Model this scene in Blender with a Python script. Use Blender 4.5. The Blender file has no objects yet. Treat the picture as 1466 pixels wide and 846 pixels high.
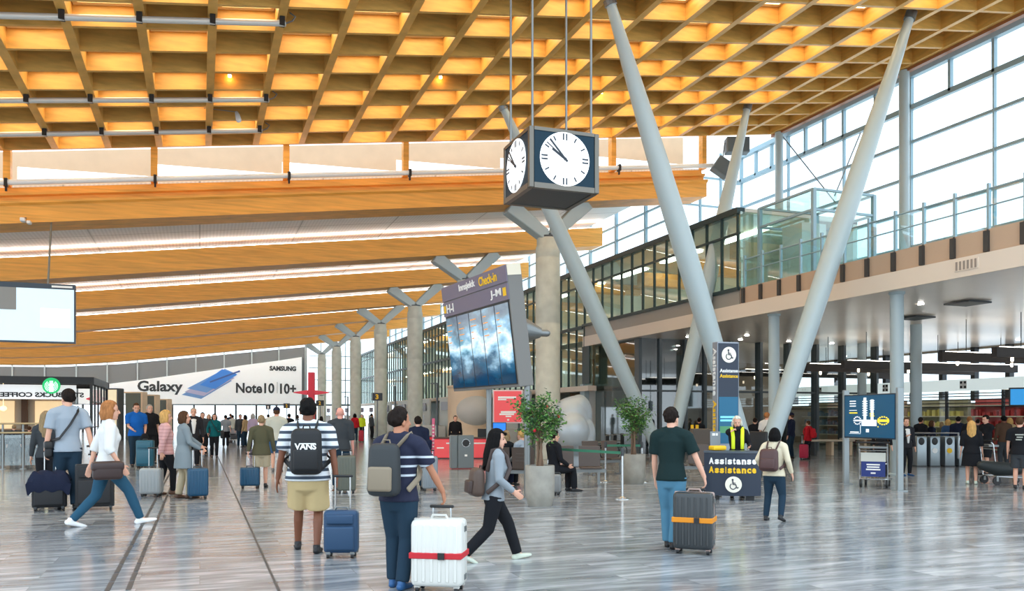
import bpy, bmesh, math, random, re
from mathutils import Vector, Matrix, Euler
random.seed(7)
SC = bpy.context.scene
COL = SC.collection
pi = math.pi
# ------------------------------------------------------------------ camera frame (1466 x 846 photograph)
F = 1200.0; CX = 733.0; HY = 597.0; EYE = 1.6
AL = math.atan2(447.0, 1200.0)
SA, CA = math.sin(AL), math.cos(AL)

def W(px, py, d):
    """point seen at pixel px,py at depth d along the camera axis"""
    l = (px - CX) / F * d
    return Vector((l * CA + d * SA, d * CA - l * SA, EYE + (HY - py) / F * d))
def DY(px, Y):
    return Y / (CA - SA * (px - CX) / F)
def DX(px, X):
    return X / (SA + CA * (px - CX) / F)
def DG(py):
    return F * EYE / (py - HY)
def G(px, py):
    return W(px, py, DG(py))
def AZ(px):
    """world heading (rotation about Z) of somebody at px with his back to the camera"""
    return -(AL + math.atan2(px - CX, F))

# ------------------------------------------------------------------ materials
MATS = {}
def mat(name, col, rough=0.5, metal=0.0, bump=0.0, bscale=40.0, var=0.0, vscale=6.0, emit=0.0, spec=0.5, ecol=None, stretch=(1,1,1), coat=0.0):
    if name in MATS: return MATS[name]
    m = bpy.data.materials.new(name); m.use_nodes = True
    nt = m.node_tree; b = nt.nodes['Principled BSDF']
    b.inputs['Base Color'].default_value = (*col, 1)
    b.inputs['Roughness'].default_value = rough
    b.inputs['Metallic'].default_value = metal
    b.inputs['Specular IOR Level'].default_value = spec
    b.inputs['Coat Weight'].default_value = coat
    if emit:
        b.inputs['Emission Color'].default_value = (*(ecol or col), 1)
        b.inputs['Emission Strength'].default_value = emit
    if bump or var:
        tc = nt.nodes.new('ShaderNodeTexCoord'); mp = nt.nodes.new('ShaderNodeMapping')
        mp.inputs['Scale'].default_value = stretch
        nt.links.new(tc.outputs['Object'], mp.inputs['Vector'])
        if bump:
            n = nt.nodes.new('ShaderNodeTexNoise'); n.inputs['Scale'].default_value = bscale; n.inputs['Detail'].default_value = 4
            nt.links.new(mp.outputs['Vector'], n.inputs['Vector'])
            bp = nt.nodes.new('ShaderNodeBump'); bp.inputs['Strength'].default_value = bump; bp.inputs['Distance'].default_value = 0.02
            nt.links.new(n.outputs['Fac'], bp.inputs['Height']); nt.links.new(bp.outputs['Normal'], b.inputs['Normal'])
        if var:
            n = nt.nodes.new('ShaderNodeTexNoise'); n.inputs['Scale'].default_value = vscale; n.inputs['Detail'].default_value = 5
            nt.links.new(mp.outputs['Vector'], n.inputs['Vector'])
            r = nt.nodes.new('ShaderNodeValToRGB')
            r.color_ramp.elements[0].position = 0.3; r.color_ramp.elements[1].position = 0.7
            r.color_ramp.elements[0].color = (*[max(0, c * (1 - var)) for c in col], 1)
            r.color_ramp.elements[1].color = (*[min(1, c * (1 + var)) for c in col], 1)
            nt.links.new(n.outputs['Fac'], r.inputs['Fac']); nt.links.new(r.outputs['Color'], b.inputs['Base Color'])
    MATS[name] = m
    return m
def srgb(r, g, b):
    f = lambda c: (c / 255 / 12.92) if c / 255 <= 0.04045 else ((c / 255 + 0.055) / 1.055) ** 2.4
    return (f(r), f(g), f(b))
def glass(name, tint=(0.9, 0.96, 0.96), refl=0.12, rough=0.02, rtint=(1, 1, 1), body=0.0, bcol=(0.5, 0.6, 0.55)):
    if name in MATS: return MATS[name]
    m = bpy.data.materials.new(name); m.use_nodes = True; nt = m.node_tree; nt.nodes.clear()
    out = nt.nodes.new('ShaderNodeOutputMaterial')
    tr = nt.nodes.new('ShaderNodeBsdfTransparent'); tr.inputs['Color'].default_value = (*tint, 1)
    gl = nt.nodes.new('ShaderNodeBsdfGlossy'); gl.inputs['Roughness'].default_value = rough; gl.inputs['Color'].default_value = (*rtint, 1)
    mx = nt.nodes.new('ShaderNodeMixShader')
    lw = nt.nodes.new('ShaderNodeLayerWeight'); lw.inputs['Blend'].default_value = 0.5
    fr = nt.nodes.new('ShaderNodeMath'); fr.operation = 'POWER'; fr.inputs[1].default_value = 5.0; nt.links.new(lw.outputs['Facing'], fr.inputs[0])
    ad = nt.nodes.new('ShaderNodeMath'); ad.operation = 'ADD'; ad.use_clamp = True; ad.inputs[1].default_value = refl + 0.04
    nt.links.new(fr.outputs[0], ad.inputs[0]); nt.links.new(ad.outputs[0], mx.inputs['Fac'])
    src = tr
    if body:
        df = nt.nodes.new('ShaderNodeBsdfDiffuse'); df.inputs['Color'].default_value = (*bcol, 1)
        m2 = nt.nodes.new('ShaderNodeMixShader'); m2.inputs['Fac'].default_value = body
        nt.links.new(tr.outputs[0], m2.inputs[1]); nt.links.new(df.outputs[0], m2.inputs[2]); src = m2
    nt.links.new(src.outputs[0], mx.inputs[1]); nt.links.new(gl.outputs[0], mx.inputs[2])
    nt.links.new(mx.outputs[0], out.inputs['Surface'])
    MATS[name] = m
    return m
def stripes(name, a, b, period, duty=0.5, rough=0.85, z0=-9, z1=9, axis='Z'):
    """horizontal woven stripes between two heights of the garment"""
    if name in MATS: return MATS[name]
    m = mat(name, a, rough); nt = m.node_tree; bs = nt.nodes['Principled BSDF']
    tc = nt.nodes.new('ShaderNodeTexCoord'); sp = nt.nodes.new('ShaderNodeSeparateXYZ'); nt.links.new(tc.outputs['Object'], sp.inputs[0])
    def mth(op, x, y=None):
        n = nt.nodes.new('ShaderNodeMath'); n.operation = op
        for i, v in enumerate((x, y)):
            if v is None: continue
            if isinstance(v, (int, float)): n.inputs[i].default_value = v
            else: nt.links.new(v, n.inputs[i])
        return n.outputs[0]
    z = sp.outputs[axis]
    f = mth('FRACT', mth('DIVIDE', mth('ADD', z, 10.0), period))
    k = mth('LESS_THAN', f, duty)
    k = mth('MULTIPLY', k, mth('MULTIPLY', mth('GREATER_THAN', z, z0), mth('LESS_THAN', z, z1)))
    mx = nt.nodes.new('ShaderNodeMix'); mx.data_type = 'RGBA'
    mx.inputs[6].default_value = (*a, 1); mx.inputs[7].default_value = (*b, 1)
    nt.links.new(k, mx.inputs[0]); nt.links.new(mx.outputs[2], bs.inputs['Base Color'])
    return m

# ------------------------------------------------------------------ mesh helpers
def box(bm, lo, hi, M=None):
    x0, y0, z0 = lo; x1, y1, z1 = hi
    co = [(x0,y0,z0),(x1,y0,z0),(x1,y1,z0),(x0,y1,z0),(x0,y0,z1),(x1,y0,z1),(x1,y1,z1),(x0,y1,z1)]
    v = [bm.verts.new(M @ Vector(c) if M else c) for c in co]
    for f in ((0,3,2,1),(4,5,6,7),(0,1,5,4),(1,2,6,5),(2,3,7,6),(3,0,4,7)):
        bm.faces.new([v[i] for i in f])
    return v
def cbox(bm, c, s, M=None):
    return box(bm, [c[i]-s[i]/2 for i in range(3)], [c[i]+s[i]/2 for i in range(3)], M)
def rbox(bm, c, s, r=0.02, seg=2, M=None):
    """box with rounded edges"""
    t = bmesh.new(); cbox(t, c, s)
    bmesh.ops.bevel(t, geom=t.edges[:], offset=min(r, min(s)*0.49), segments=seg, profile=0.5, affect='EDGES')
    add(bm, t, M); t.free()
def add(bm, t, M=None):
    mp = {}
    for v in t.verts: mp[v] = bm.verts.new(M @ v.co if M else v.co)
    for f in t.faces:
        try: bm.faces.new([mp[v] for v in f.verts])
        except ValueError: pass
def prism(bm, poly, axis_vec):
    """extrude a closed polygon (list of points) along a vector"""
    a = [bm.verts.new(p) for p in poly]; b = [bm.verts.new(Vector(p) + Vector(axis_vec)) for p in poly]
    n = len(a)
    bm.faces.new(a); bm.faces.new(b[::-1])
    for i in range(n): bm.faces.new([a[i], b[i], b[(i+1)%n], a[(i+1)%n]])
def tube(bm, pts, rad, n=10, xaxis=None, cap=True, rnd=True):
    """swept tube with (elliptic) radii and rounded ends"""
    pts = [Vector(p) for p in pts]
    rad = [(r, r) if isinstance(r, (int, float)) else tuple(r) for r in (rad if isinstance(rad, (list, tuple)) else [rad]*len(pts))]
    if rnd and cap:
        d0 = (pts[0]-pts[1]).normalized(); d1 = (pts[-1]-pts[-2]).normalized()
        r0 = min(rad[0]); r1 = min(rad[-1])
        P = [pts[0]+d0*r0*0.95, pts[0]+d0*r0*0.6]; R = [tuple(x*0.3 for x in rad[0]), tuple(x*0.8 for x in rad[0])]
        P2 = [pts[-1]+d1*r1*0.6, pts[-1]+d1*r1*0.95]; R2 = [tuple(x*0.8 for x in rad[-1]), tuple(x*0.3 for x in rad[-1])]
        pts = P+pts+P2; rad = R+rad+R2
    rings = []; prevx = None
    for i, p in enumerate(pts):
        if i == 0: t = pts[1]-pts[0]
        elif i == len(pts)-1: t = pts[-1]-pts[-2]
        else: t = (pts[i+1]-pts[i]).normalized()+(pts[i]-pts[i-1]).normalized()
        if t.length < 1e-9: t = Vector((0,0,1))
        t.normalize()
        xa = Vector(xaxis) if xaxis is not None else (prevx if prevx is not None else (Vector((1,0,0)) if abs(t.x) < 0.9 else Vector((0,1,0))))
        x = xa - t*xa.dot(t)
        if x.length < 1e-6: x = t.orthogonal()
        x.normalize(); prevx = x; y = t.cross(x)
        rings.append([bm.verts.new(p + x*(math.cos(a)*rad[i][0]) + y*(math.sin(a)*rad[i][1])) for a in (2*pi*k/n for k in range(n))])
    for a, b in zip(rings, rings[1:]):
        for k in range(n): bm.faces.new([a[k], a[(k+1)%n], b[(k+1)%n], b[k]])
    if cap:
        bm.faces.new(rings[0][::-1]); bm.faces.new(rings[-1])
def cyl(bm, c, r, h, n=20, r2=None, M=None):
    t = bmesh.new()
    bmesh.ops.create_cone(t, cap_ends=True, segments=n, radius1=r, radius2=r if r2 is None else r2, depth=h, matrix=Matrix.Translation(Vector(c)+Vector((0,0,h/2))))
    add(bm, t, M); t.free()
def ell(bm, c, r, M=None, u=12, v=8):
    t = bmesh.new(); bmesh.ops.create_uvsphere(t, u_segments=u, v_segments=v, radius=1.0)
    for w in t.verts: w.co = Vector((w.co.x*r[0], w.co.y*r[1], w.co.z*r[2])) + Vector(c)
    add(bm, t, M); t.free()
def lathe(bm, prof, n=28, c=(0,0,0)):
    rings = [[bm.verts.new((c[0]+r*math.cos(2*pi*k/n), c[1]+r*math.sin(2*pi*k/n), c[2]+z)) for k in range(n)] for r, z in prof]
    for a, b in zip(rings, rings[1:]):
        for k in range(n): bm.faces.new([a[k], a[(k+1)%n], b[(k+1)%n], b[k]])
    bm.faces.new(rings[0][::-1]); bm.faces.new(rings[-1])
def quad(bm, a, b, c, d):
    return bm.faces.new([bm.verts.new(p) for p in (a, b, c, d)])
def BM(): return bmesh.new()
def rotz(a, loc=(0,0,0)): return Matrix.Translation(loc) @ Matrix.Rotation(a, 4, 'Z')

def obj(name, bm, m, parent=None, smooth=False, label=None):
    me = bpy.data.meshes.new(name); bmesh.ops.recalc_face_normals(bm, faces=bm.faces[:]); bm.to_mesh(me); bm.free()
    o = bpy.data.objects.new(name, me); COL.objects.link(o)
    for q in (m if isinstance(m, (list, tuple)) else [m]): me.materials.append(q)
    if smooth:
        me.polygons.foreach_set('use_smooth', [True]*len(me.polygons))
        try: me.set_sharp_from_angle(angle=math.radians(38))
        except Exception: pass
    if parent is not None: o.parent = parent
    if label: o['label'] = label
    return o
def struct(name, bm, m, parent=None, smooth=False):
    o = obj(name, bm, m, parent, smooth)
    if parent is None: o['kind'] = 'structure'
    return o
def tag(o, label, cat, group=None, kind=None):
    label = re.sub(r'\b(wo)?man\b', 'person', label); o['label'] = label; o['category'] = cat
    if group: o['group'] = group
    if kind: o['kind'] = kind
    return o
def thing(name, label, cat, loc=(0,0,0), rz=0.0, group=None, kind=None):
    o = bpy.data.objects.new(name, None); COL.objects.link(o); o.empty_display_size = 0.1
    o.location = loc; o.rotation_euler = (0, 0, rz)
    return tag(o, label, cat, group, kind)
TEXTS = []
FIT = {}
def text(name, body, size, m, parent, loc, rot=(pi/2, 0, 0), align='CENTER', ext=0.004, bold=0.0, sx=1.0, M=None, fit=None):
    cu = bpy.data.curves.new(name, 'FONT'); cu.body = body; cu.size = size; cu.extrude = ext; cu.offset = bold
    cu.align_x = align; cu.align_y = 'CENTER'; cu.materials.append(m); cu.resolution_u = 3
    o = bpy.data.objects.new(name, cu); COL.objects.link(o)
    if parent is not None: o.parent = parent
    if M is not None: o.matrix_local = M @ Matrix.Diagonal((sx, 1, 1, 1))
    else: o.location = loc; o.rotation_euler = rot; o.scale = (sx, 1, 1)
    TEXTS.append(o)
    if fit: FIT[o.name] = fit
    return o
REM = []
def organic(name, bm, m, voxel, parent=None, smooth_it=3):
    """overlapping limbs fused into one continuous skin"""
    o = obj(name, bm, m, parent, False)
    r = o.modifiers.new('fuse', 'REMESH'); r.mode = 'VOXEL'; r.voxel_size = voxel; r.use_smooth_shade = True
    if smooth_it:
        s = o.modifiers.new('soft', 'SMOOTH'); s.factor = 0.5; s.iterations = smooth_it
    REM.append(o)
    return o
def bake():
    bpy.context.view_layer.update()
    dg = bpy.context.evaluated_depsgraph_get()
    new = [(o, bpy.data.meshes.new_from_object(o.evaluated_get(dg))) for o in REM + TEXTS]
    for o, me in new:
        if o.type == 'MESH':
            o.modifiers.clear(); old = o.data; o.data = me
            me.polygons.foreach_set('use_smooth', [True]*len(me.polygons))
        else:
            n = o.name; par = o.parent; ml = o.matrix_local.copy(); props = {k: o[k] for k in o.keys()}
            if n in FIT and len(me.vertices):
                lo = [min(v.co[i] for v in me.vertices) for i in (0, 1)]; hi = [max(v.co[i] for v in me.vertices) for i in (0, 1)]
                kx = FIT[n][0]/(hi[0]-lo[0]); ky = FIT[n][1]/(hi[1]-lo[1]) if FIT[n][1] else kx
                for v in me.vertices: v.co.x = (v.co.x-(lo[0]+hi[0])/2)*kx; v.co.y = (v.co.y-(lo[1]+hi[1])/2)*ky
            bpy.data.objects.remove(o)
            q = bpy.data.objects.new(n, me); COL.objects.link(q); q.parent = par; q.matrix_local = ml
            for k, v in props.items(): q[k] = v

def mframe(o, x, up):
    """matrix of a panel: x to the viewer's right, up, z towards the viewer"""
    x = Vector(x).normalized(); up = Vector(up); up = (up-x*up.dot(x)).normalized(); z = x.cross(up)
    m = Matrix((x, up, z)).transposed().to_4x4(); m.translation = Vector(o); return m
def facing(px, py, d, ang=0.0):
    """panel frame parallel to the picture plane, turned by ang degrees about the vertical"""
    a = -AL + math.radians(ang)
    return mframe(W(px, py, d), (math.cos(a), math.sin(a), 0), (0,0,1))
def thing_m(name, label, cat, M, group=None):
    o = thing(name, label, cat, (0,0,0), 0, group); o.matrix_world = M; return o
def bars(bm, rows, z=0.0):
    """rows of small flat bars: (x0, x1, y, h)"""
    for x0, x1, y, h in rows: box(bm, (x0, y-h/2, z), (x1, y+h/2, z+0.004))
def emis(name, col, k=1.0):
    return mat(name, col, 0.4, emit=k, ecol=col)

def marks(name, rows, z, m, par):
    """flat printed bars, each an object of its own: (x0, x1, y, h)"""
    for r in rows:
        b = BM(); bars(b, [r], z); obj(name, b, m, par)
# ================================================================== MATERIALS OF THE HALL
def wood(name, col, sx):
    return mat(name, col, 0.45, bump=0.05, bscale=30, var=0.16, vscale=3.0, stretch=sx)
WD = wood('coffer_wood', srgb(220,168,86), (0.6,0.6,3))
WB = wood('beam_wood', srgb(238,170,76), (0.25,1.5,4))
WE = wood('beam_end_wood', srgb(210,150,90), (3,1,3))
STEEL = mat('painted_steel', srgb(172,188,192), 0.35, 0.0, spec=0.6)
STEELD = mat('dark_steel', srgb(78,86,90), 0.4, 0.2)
GREYM = mat('grey_metal', srgb(128,132,132), 0.35, 0.7)
CHROME = mat('chrome', srgb(205,208,208), 0.18, 1.0)
BLACK = mat('black_plastic', srgb(24,25,27), 0.45)
DKGREY = mat('dark_grey', srgb(62,66,68), 0.5)
WHITE = mat('white_paint', srgb(238,238,234), 0.5)
CREAM = mat('cream_board', srgb(226,200,168), 0.6, var=0.04, vscale=2)
CONC = mat('column_concrete', srgb(206,208,196), 0.6, bump=0.15, bscale=12, var=0.1, vscale=2.5)
DECK = mat('roof_deck_white', srgb(236,238,236), 0.6)
LED = mat('led_white', (1,0.98,0.95), 0.5, emit=10.0)
LED_FILL = mat('led_rear_fill', (1,0.98,0.95), 0.5, emit=13.0)
RED = mat('red_sign', srgb(206,26,44), 0.35)
NAVY = mat('navy_sign', srgb(22,38,58), 0.35)
YEL = mat('sign_yellow', srgb(246,196,20), 0.5)
WHT = mat('sign_white', srgb(245,245,242), 0.5)

# ------------------------------------------------------------------ floor
def floor_material():
    m = bpy.data.materials.new('stone_floor'); m.use_nodes = True; nt = m.node_tree; b = nt.nodes['Principled BSDF']
    N = nt.nodes.new; L = nt.links.new
    tc = N('ShaderNodeTexCoord')
    br = N('ShaderNodeTexBrick'); br.offset = 0.37; br.offset_frequency = 2
    br.inputs['Scale'].default_value = 1.0; br.inputs['Brick Width'].default_value = 1.5; br.inputs['Row Height'].default_value = 0.45
    br.inputs['Mortar Size'].default_value = 0.003; br.inputs['Mortar Smooth'].default_value = 0.2; br.inputs['Bias'].default_value = 0.0
    br.inputs['Color1'].default_value = (0,0,0,1); br.inputs['Color2'].default_value = (1,1,1,1); br.inputs['Mortar'].default_value = (0.3,0.3,0.3,1)
    L(tc.outputs['Object'], br.inputs['Vector'])
    mp = N('ShaderNodeMapping'); mp.inputs['Scale'].default_value = (0.5, 3.2, 1); L(tc.outputs['Object'], mp.inputs['Vector'])
    # every slab gets its own run of the veining
    of = N('ShaderNodeVectorMath'); of.operation = 'ADD'; L(mp.outputs['Vector'], of.inputs[0])
    sc = N('ShaderNodeVectorMath'); sc.operation = 'SCALE'; sc.inputs['Scale'].default_value = 37.0; L(br.outputs['Color'], sc.inputs[0]); L(sc.outputs[0], of.inputs[1])
    n1 = N('ShaderNodeTexNoise'); n1.inputs['Scale'].default_value = 1.6; n1.inputs['Detail'].default_value = 7; n1.inputs['Roughness'].default_value = 0.62; n1.inputs['Distortion'].default_value = 0.6
    L(of.outputs[0], n1.inputs['Vector'])
    r1 = N('ShaderNodeValToRGB'); cr = r1.color_ramp
    cr.elements[0].position = 0.30; cr.elements[0].color = (*srgb(112,117,121),1)
    cr.elements[1].position = 0.78; cr.elements[1].color = (*srgb(236,237,236),1)
    e = cr.elements.new(0.47); e.color = (*srgb(150,154,157),1)
    e = cr.elements.new(0.58); e.color = (*srgb(182,185,187),1)
    L(n1.outputs['Fac'], r1.inputs['Fac'])
    mx = N('ShaderNodeMix'); mx.data_type = 'RGBA'; mx.blend_type = 'MULTIPLY'; mx.inputs[0].default_value = 0.75
    r2 = N('ShaderNodeValToRGB'); r2.color_ramp.elements[0].color = (0.70,0.71,0.73,1); r2.color_ramp.elements[1].color = (1,1,1,1)
    L(br.outputs['Color'], r2.inputs['Fac'])
    L(r1.outputs['Color'], mx.inputs[6]); L(r2.outputs['Color'], mx.inputs[7])
    m2 = N('ShaderNodeMix'); m2.data_type = 'RGBA'; m2.inputs[7].default_value = (*srgb(128,128,127),1)
    L(br.outputs['Fac'], m2.inputs[0]); L(mx.outputs[2], m2.inputs[6]); L(m2.outputs[2], b.inputs['Base Color'])
    rr = N('ShaderNodeMapRange'); rr.inputs['To Min'].default_value = 0.14; rr.inputs['To Max'].default_value = 0.17
    L(n1.outputs['Fac'], rr.inputs['Value']); L(rr.outputs[0], b.inputs['Roughness'])
    b.inputs['Specular IOR Level'].default_value = 0.7
    return m
b = BM(); quad(b, (-60,-14,0), (48,-14,0), (48,112,0), (-60,112,0)); struct('floor', b, floor_material())
JOINT = mat('floor_joint', srgb(70,70,70), 0.5)
b = BM()
for x in (-0.80, -0.62):
    for k in range(190):
        y = 3 + k*0.5
        box(b, (x-0.022, y, 0.001), (x+0.022, y+0.44, 0.005))
struct('trim_1', b, JOINT)
b = BM(); box(b, (0.67, 2, 0.001), (0.695, 99, 0.004)); struct('trim_2', b, JOINT)

# ------------------------------------------------------------------ coffered timber roof over the near hall
RX0, RXN, RDX = -10.23, 22, 1.5       # long ribs
RY1, RYN, RDY = 29.6, 15, 1.27        # cross ribs, counted back from the far edge
def zr(X): return 10.55 + 0.135*X
RD, RT = 0.62, 0.13
XE = RX0 + RXN*RDX
b = BM()
def slopebox(bm, x0, x1, y0, y1, za, zc):
    co = [(x0,y0,zr(x0)+za),(x1,y0,zr(x1)+za),(x1,y1,zr(x1)+za),(x0,y1,zr(x0)+za),(x0,y0,zr(x0)+zc),(x1,y0,zr(x1)+zc),(x1,y1,zr(x1)+zc),(x0,y1,zr(x0)+zc)]
    v = [bm.verts.new(c) for c in co]
    for f in ((0,3,2,1),(4,5,6,7),(0,1,5,4),(1,2,6,5),(2,3,7,6),(3,0,4,7)): bm.faces.new([v[i] for i in f])
for i in range(RXN+1):
    x = RX0 + i*RDX; w = 0.10
    slopebox(b, x-w, x+w, RY1-RYN*RDY, RY1, 0.0, RD)
for j in range(RYN+1):
    y = RY1 - j*RDY; w = 0.055
    slopebox(b, RX0, XE, y-w, y+w, 0.012, RD-0.01)
struct('ceiling', b, WD)
# lids above the unlit coffers
LID = mat('coffer_lid', srgb(150,150,148), 0.7)
b = BM(); slopebox(b, RX0-0.3, XE+0.3, RY1-RYN*RDY-0.3, RY1+0.1, RD, RD+0.2); struct('ceiling_panel', b, LID)
FASC = mat('roof_edge_fascia', srgb(150,96,60), 0.5)
b = BM(); slopebox(b, XE+0.1, XE+0.35, RY1-RYN*RDY-0.3, RY1+0.1, -0.1, 0.6); struct('trim_3', b, FASC)
PANEL = mat('ceiling_light_panel', (1.0,0.80,0.48), 0.5, emit=4.4, ecol=(1.0,0.86,0.56))
ORD = ['first','second','third','fourth','fifth','sixth','seventh','eighth','ninth','tenth','eleventh','twelfth','thirteenth','fourteenth','fifteenth','sixteenth','seventeenth','eighteenth','nineteenth','twentieth','twenty-first','twenty-second']
FRM = mat('lamp_frame', srgb(225,200,150), 0.5)
FR0 = None
for j in range(RYN):
    for i in range(RXN):
        if (i + j) % 2: continue
        if i < 3 and j > 4: continue
        if i > RXN-3: continue
        x = RX0 + (i+0.5)*RDX; y = RY1 - (j+0.5)*RDY
        if FR0 is None:
            t = thing('ceiling_light', '', 'ceiling light')
            q = BM(); v = box(q, (-0.55,-0.42,-0.02), (0.55,0.42,0.02)); pn = obj('diffuser', q, PANEL, t)
            q = BM()
            for lo, hi in (((-0.64,-0.56,-0.035),(-0.55,0.56,0.03)),((0.55,-0.56,-0.035),(0.64,0.56,0.03)),((-0.55,-0.56,-0.035),(0.55,-0.42,0.03)),((-0.55,0.42,-0.035),(0.55,0.56,0.03))): box(q, lo, hi)
            fr = obj('lamp_frame', q, FRM, t); FR0 = (t, pn, fr)
        else:
            t = FR0[0].copy(); COL.objects.link(t)
            for c in FR0[1:]:
                k = c.copy(); COL.objects.link(k); k.parent = t
        t.location = (x, y, zr(x)+0.50); t.rotation_euler = (0, -math.atan(0.135), 0)
        tag(t, 'lit ceiling coffer panel, %s row from the far edge, %s from the glass wall' % (ORD[j], ORD[RXN-1-i]), 'ceiling light', 'light panels in the ceiling coffers')

# ------------------------------------------------------------------ far hall: glulam beams on Y columns, white deck
CYS = [30.1 + 10.75*k for k in range(7)]
CXP = 12.7
def zb(X):
    t = X + 6
    if t >= 0: return 7.5 + 0.125*t
    t = max(t, -12)
    return 7.5 + 0.125*t + 0.0052*t*t
def curve_prism(bm, prof, x0, x1, n):
    """sweep a (y,z) profile along X following the roof curve"""
    rings = []
    for k in range(n+1):
        x = x0 + (x1-x0)*k/n
        rings.append([bm.verts.new((x, y, zb(x)+z)) for y, z in prof])
    m = len(prof)
    for a, c in zip(rings, rings[1:]):
        for k in range(m): bm.faces.new([a[k], a[(k+1)%m], c[(k+1)%m], c[k]])
    bm.faces.new(rings[0]); bm.faces.new(rings[-1][::-1])
for k, y in enumerate(CYS):
    xe = 20.2 if k else 19.6
    b = BM()
    if k == 0: prof = [(-0.5,0),(0.8,0),(0.8,1.2),(-0.12,1.2),(-0.12,0.98),(-0.38,0.98),(-0.38,0.90),(-0.26,0.86),(-0.26,0.68),(-0.60,0.68),(-0.60,0.60),(-0.5,0.54)]
    else: prof = [(-0.5,0),(0.8,0),(0.8,0.98),(-0.5,0.98)]
    curve_prism(b, [(y+p, z) for p, z in prof], -34, xe, 40)
    struct('roof_beam', b, WB)
    if k:
        b = BM(); curve_prism(b, [(y-0.42,0.985 if k else 1.21),(y-0.28,0.985 if k else 1.21),(y-0.28,1.02 if k else 1.25),(y-0.42,1.02 if k else 1.25)], -34, xe, 40)
        o = obj('light_strip', b, LED)
        tag(o, 'white light strip along the top edge of the %s long timber beam from the clock' % ORD[k], 'light strip', 'light strips on the timber beams')
    b = BM(); curve_prism(b, [(y+0.81,0.30),(y+0.86,0.28),(y+0.86,0.50),(y+0.81,0.52)], -34, xe-0.3, 40); o = obj('light_strip', b, LED_FILL); tag(o, 'added fill-light strip on the rear face of the %s long timber beam from the clock' % ORD[k], 'light strip', 'light strips on the timber beams')  # added on the hidden beam backs to brighten the columns and beams beyond
# deck with joints, fixed above the beams
def deck_mat():
    m = mat('roof_deck', srgb(240,241,238), 0.6); nt = m.node_tree; bs = nt.nodes['Principled BSDF']
    tc = nt.nodes.new('ShaderNodeTexCoord'); br = nt.nodes.new('ShaderNodeTexBrick'); br.offset = 0.0
    for k, v in (('Scale',1.0),('Brick Width',4.2),('Row Height',3.5),('Mortar Size',0.035),('Bias',0.0)): br.inputs[k].default_value = v
    br.inputs['Color1'].default_value = (*srgb(244,244,242),1); br.inputs['Color2'].default_value = (*srgb(236,238,236),1); br.inputs['Mortar'].default_value = (*srgb(196,198,196),1)
    nt.links.new(tc.outputs['Object'], br.inputs['Vector'])
    wv = nt.nodes.new('ShaderNodeTexWave'); wv.inputs['Scale'].default_value = 2.2; wv.bands_direction = 'X'
    nt.links.new(tc.outputs['Object'], wv.inputs['Vector'])
    mx = nt.nodes.new('ShaderNodeMix'); mx.data_type = 'RGBA'; mx.blend_type = 'MULTIPLY'; mx.inputs[0].default_value = 0.12
    nt.links.new(br.outputs['Color'], mx.inputs[6]); nt.links.new(wv.outputs['Color'], mx.inputs[7]); nt.links.new(mx.outputs[2], bs.inputs['Base Color'])
    return m
b = BM(); curve_prism(b, [(30.9,1.35),(98.6,1.35),(98.6,1.5),(30.9,1.5)], -34, 20.2, 40); struct('ceiling_deck', b, deck_mat())
# clerestory board between beam and coffers, with slit windows
b = BM(); Yw = 31.4
bays = [-9.8 + 4.2*k for k in range(7)]
def zt(x): return zb(x) + 1.2
for k, x in enumerate(bays):
    x1 = x + 4.2
    P = lambda xx, dz: (xx, Yw, zt(xx)+dz)
    top = lambda xx: (xx, Yw, zr(xx)+0.5)
    quad(b, P(x,1.05), P(x1,0.62), top(x1), top(x)); quad(b, P(x,-0.3), P(x1,-0.3), P(x1,0.55), P(x,0.62))
struct('wall_clerestory', b, CREAM)
for k, x in enumerate(bays[1:] + [bays[-1]+4.2]):
    b = BM(); box(b, (x-0.1, 29.75, zt(x)), (x+0.1, 30.05, zr(x)+0.3)); struct('trim_%d' % (10+k), b, WB)
# white lighting conduit on the first beam
WH2 = mat('conduit_white', srgb(244,244,240), 0.3)
t = thing('lighting_conduit', 'long white round conduit along the top of the nearest timber beam', 'conduit', (0,0,0))
b = BM(); tube(b, [(x, 29.42, zb(x)+1.22) for x in range(-20, 21, 2)], 0.085, 10, cap=True, rnd=False); obj('conduit_pipe', b, WH2, t, True)
for x in bays[1:]:
    b = BM(); cbox(b, (x+0.05, 29.42, zb(x)+1.22), (0.09,0.22,0.24)); cbox(b, (x+0.05, 29.42, zb(x)+1.04), (0.06,0.06,0.16)); obj('clamp', b, BLACK, t)
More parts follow.
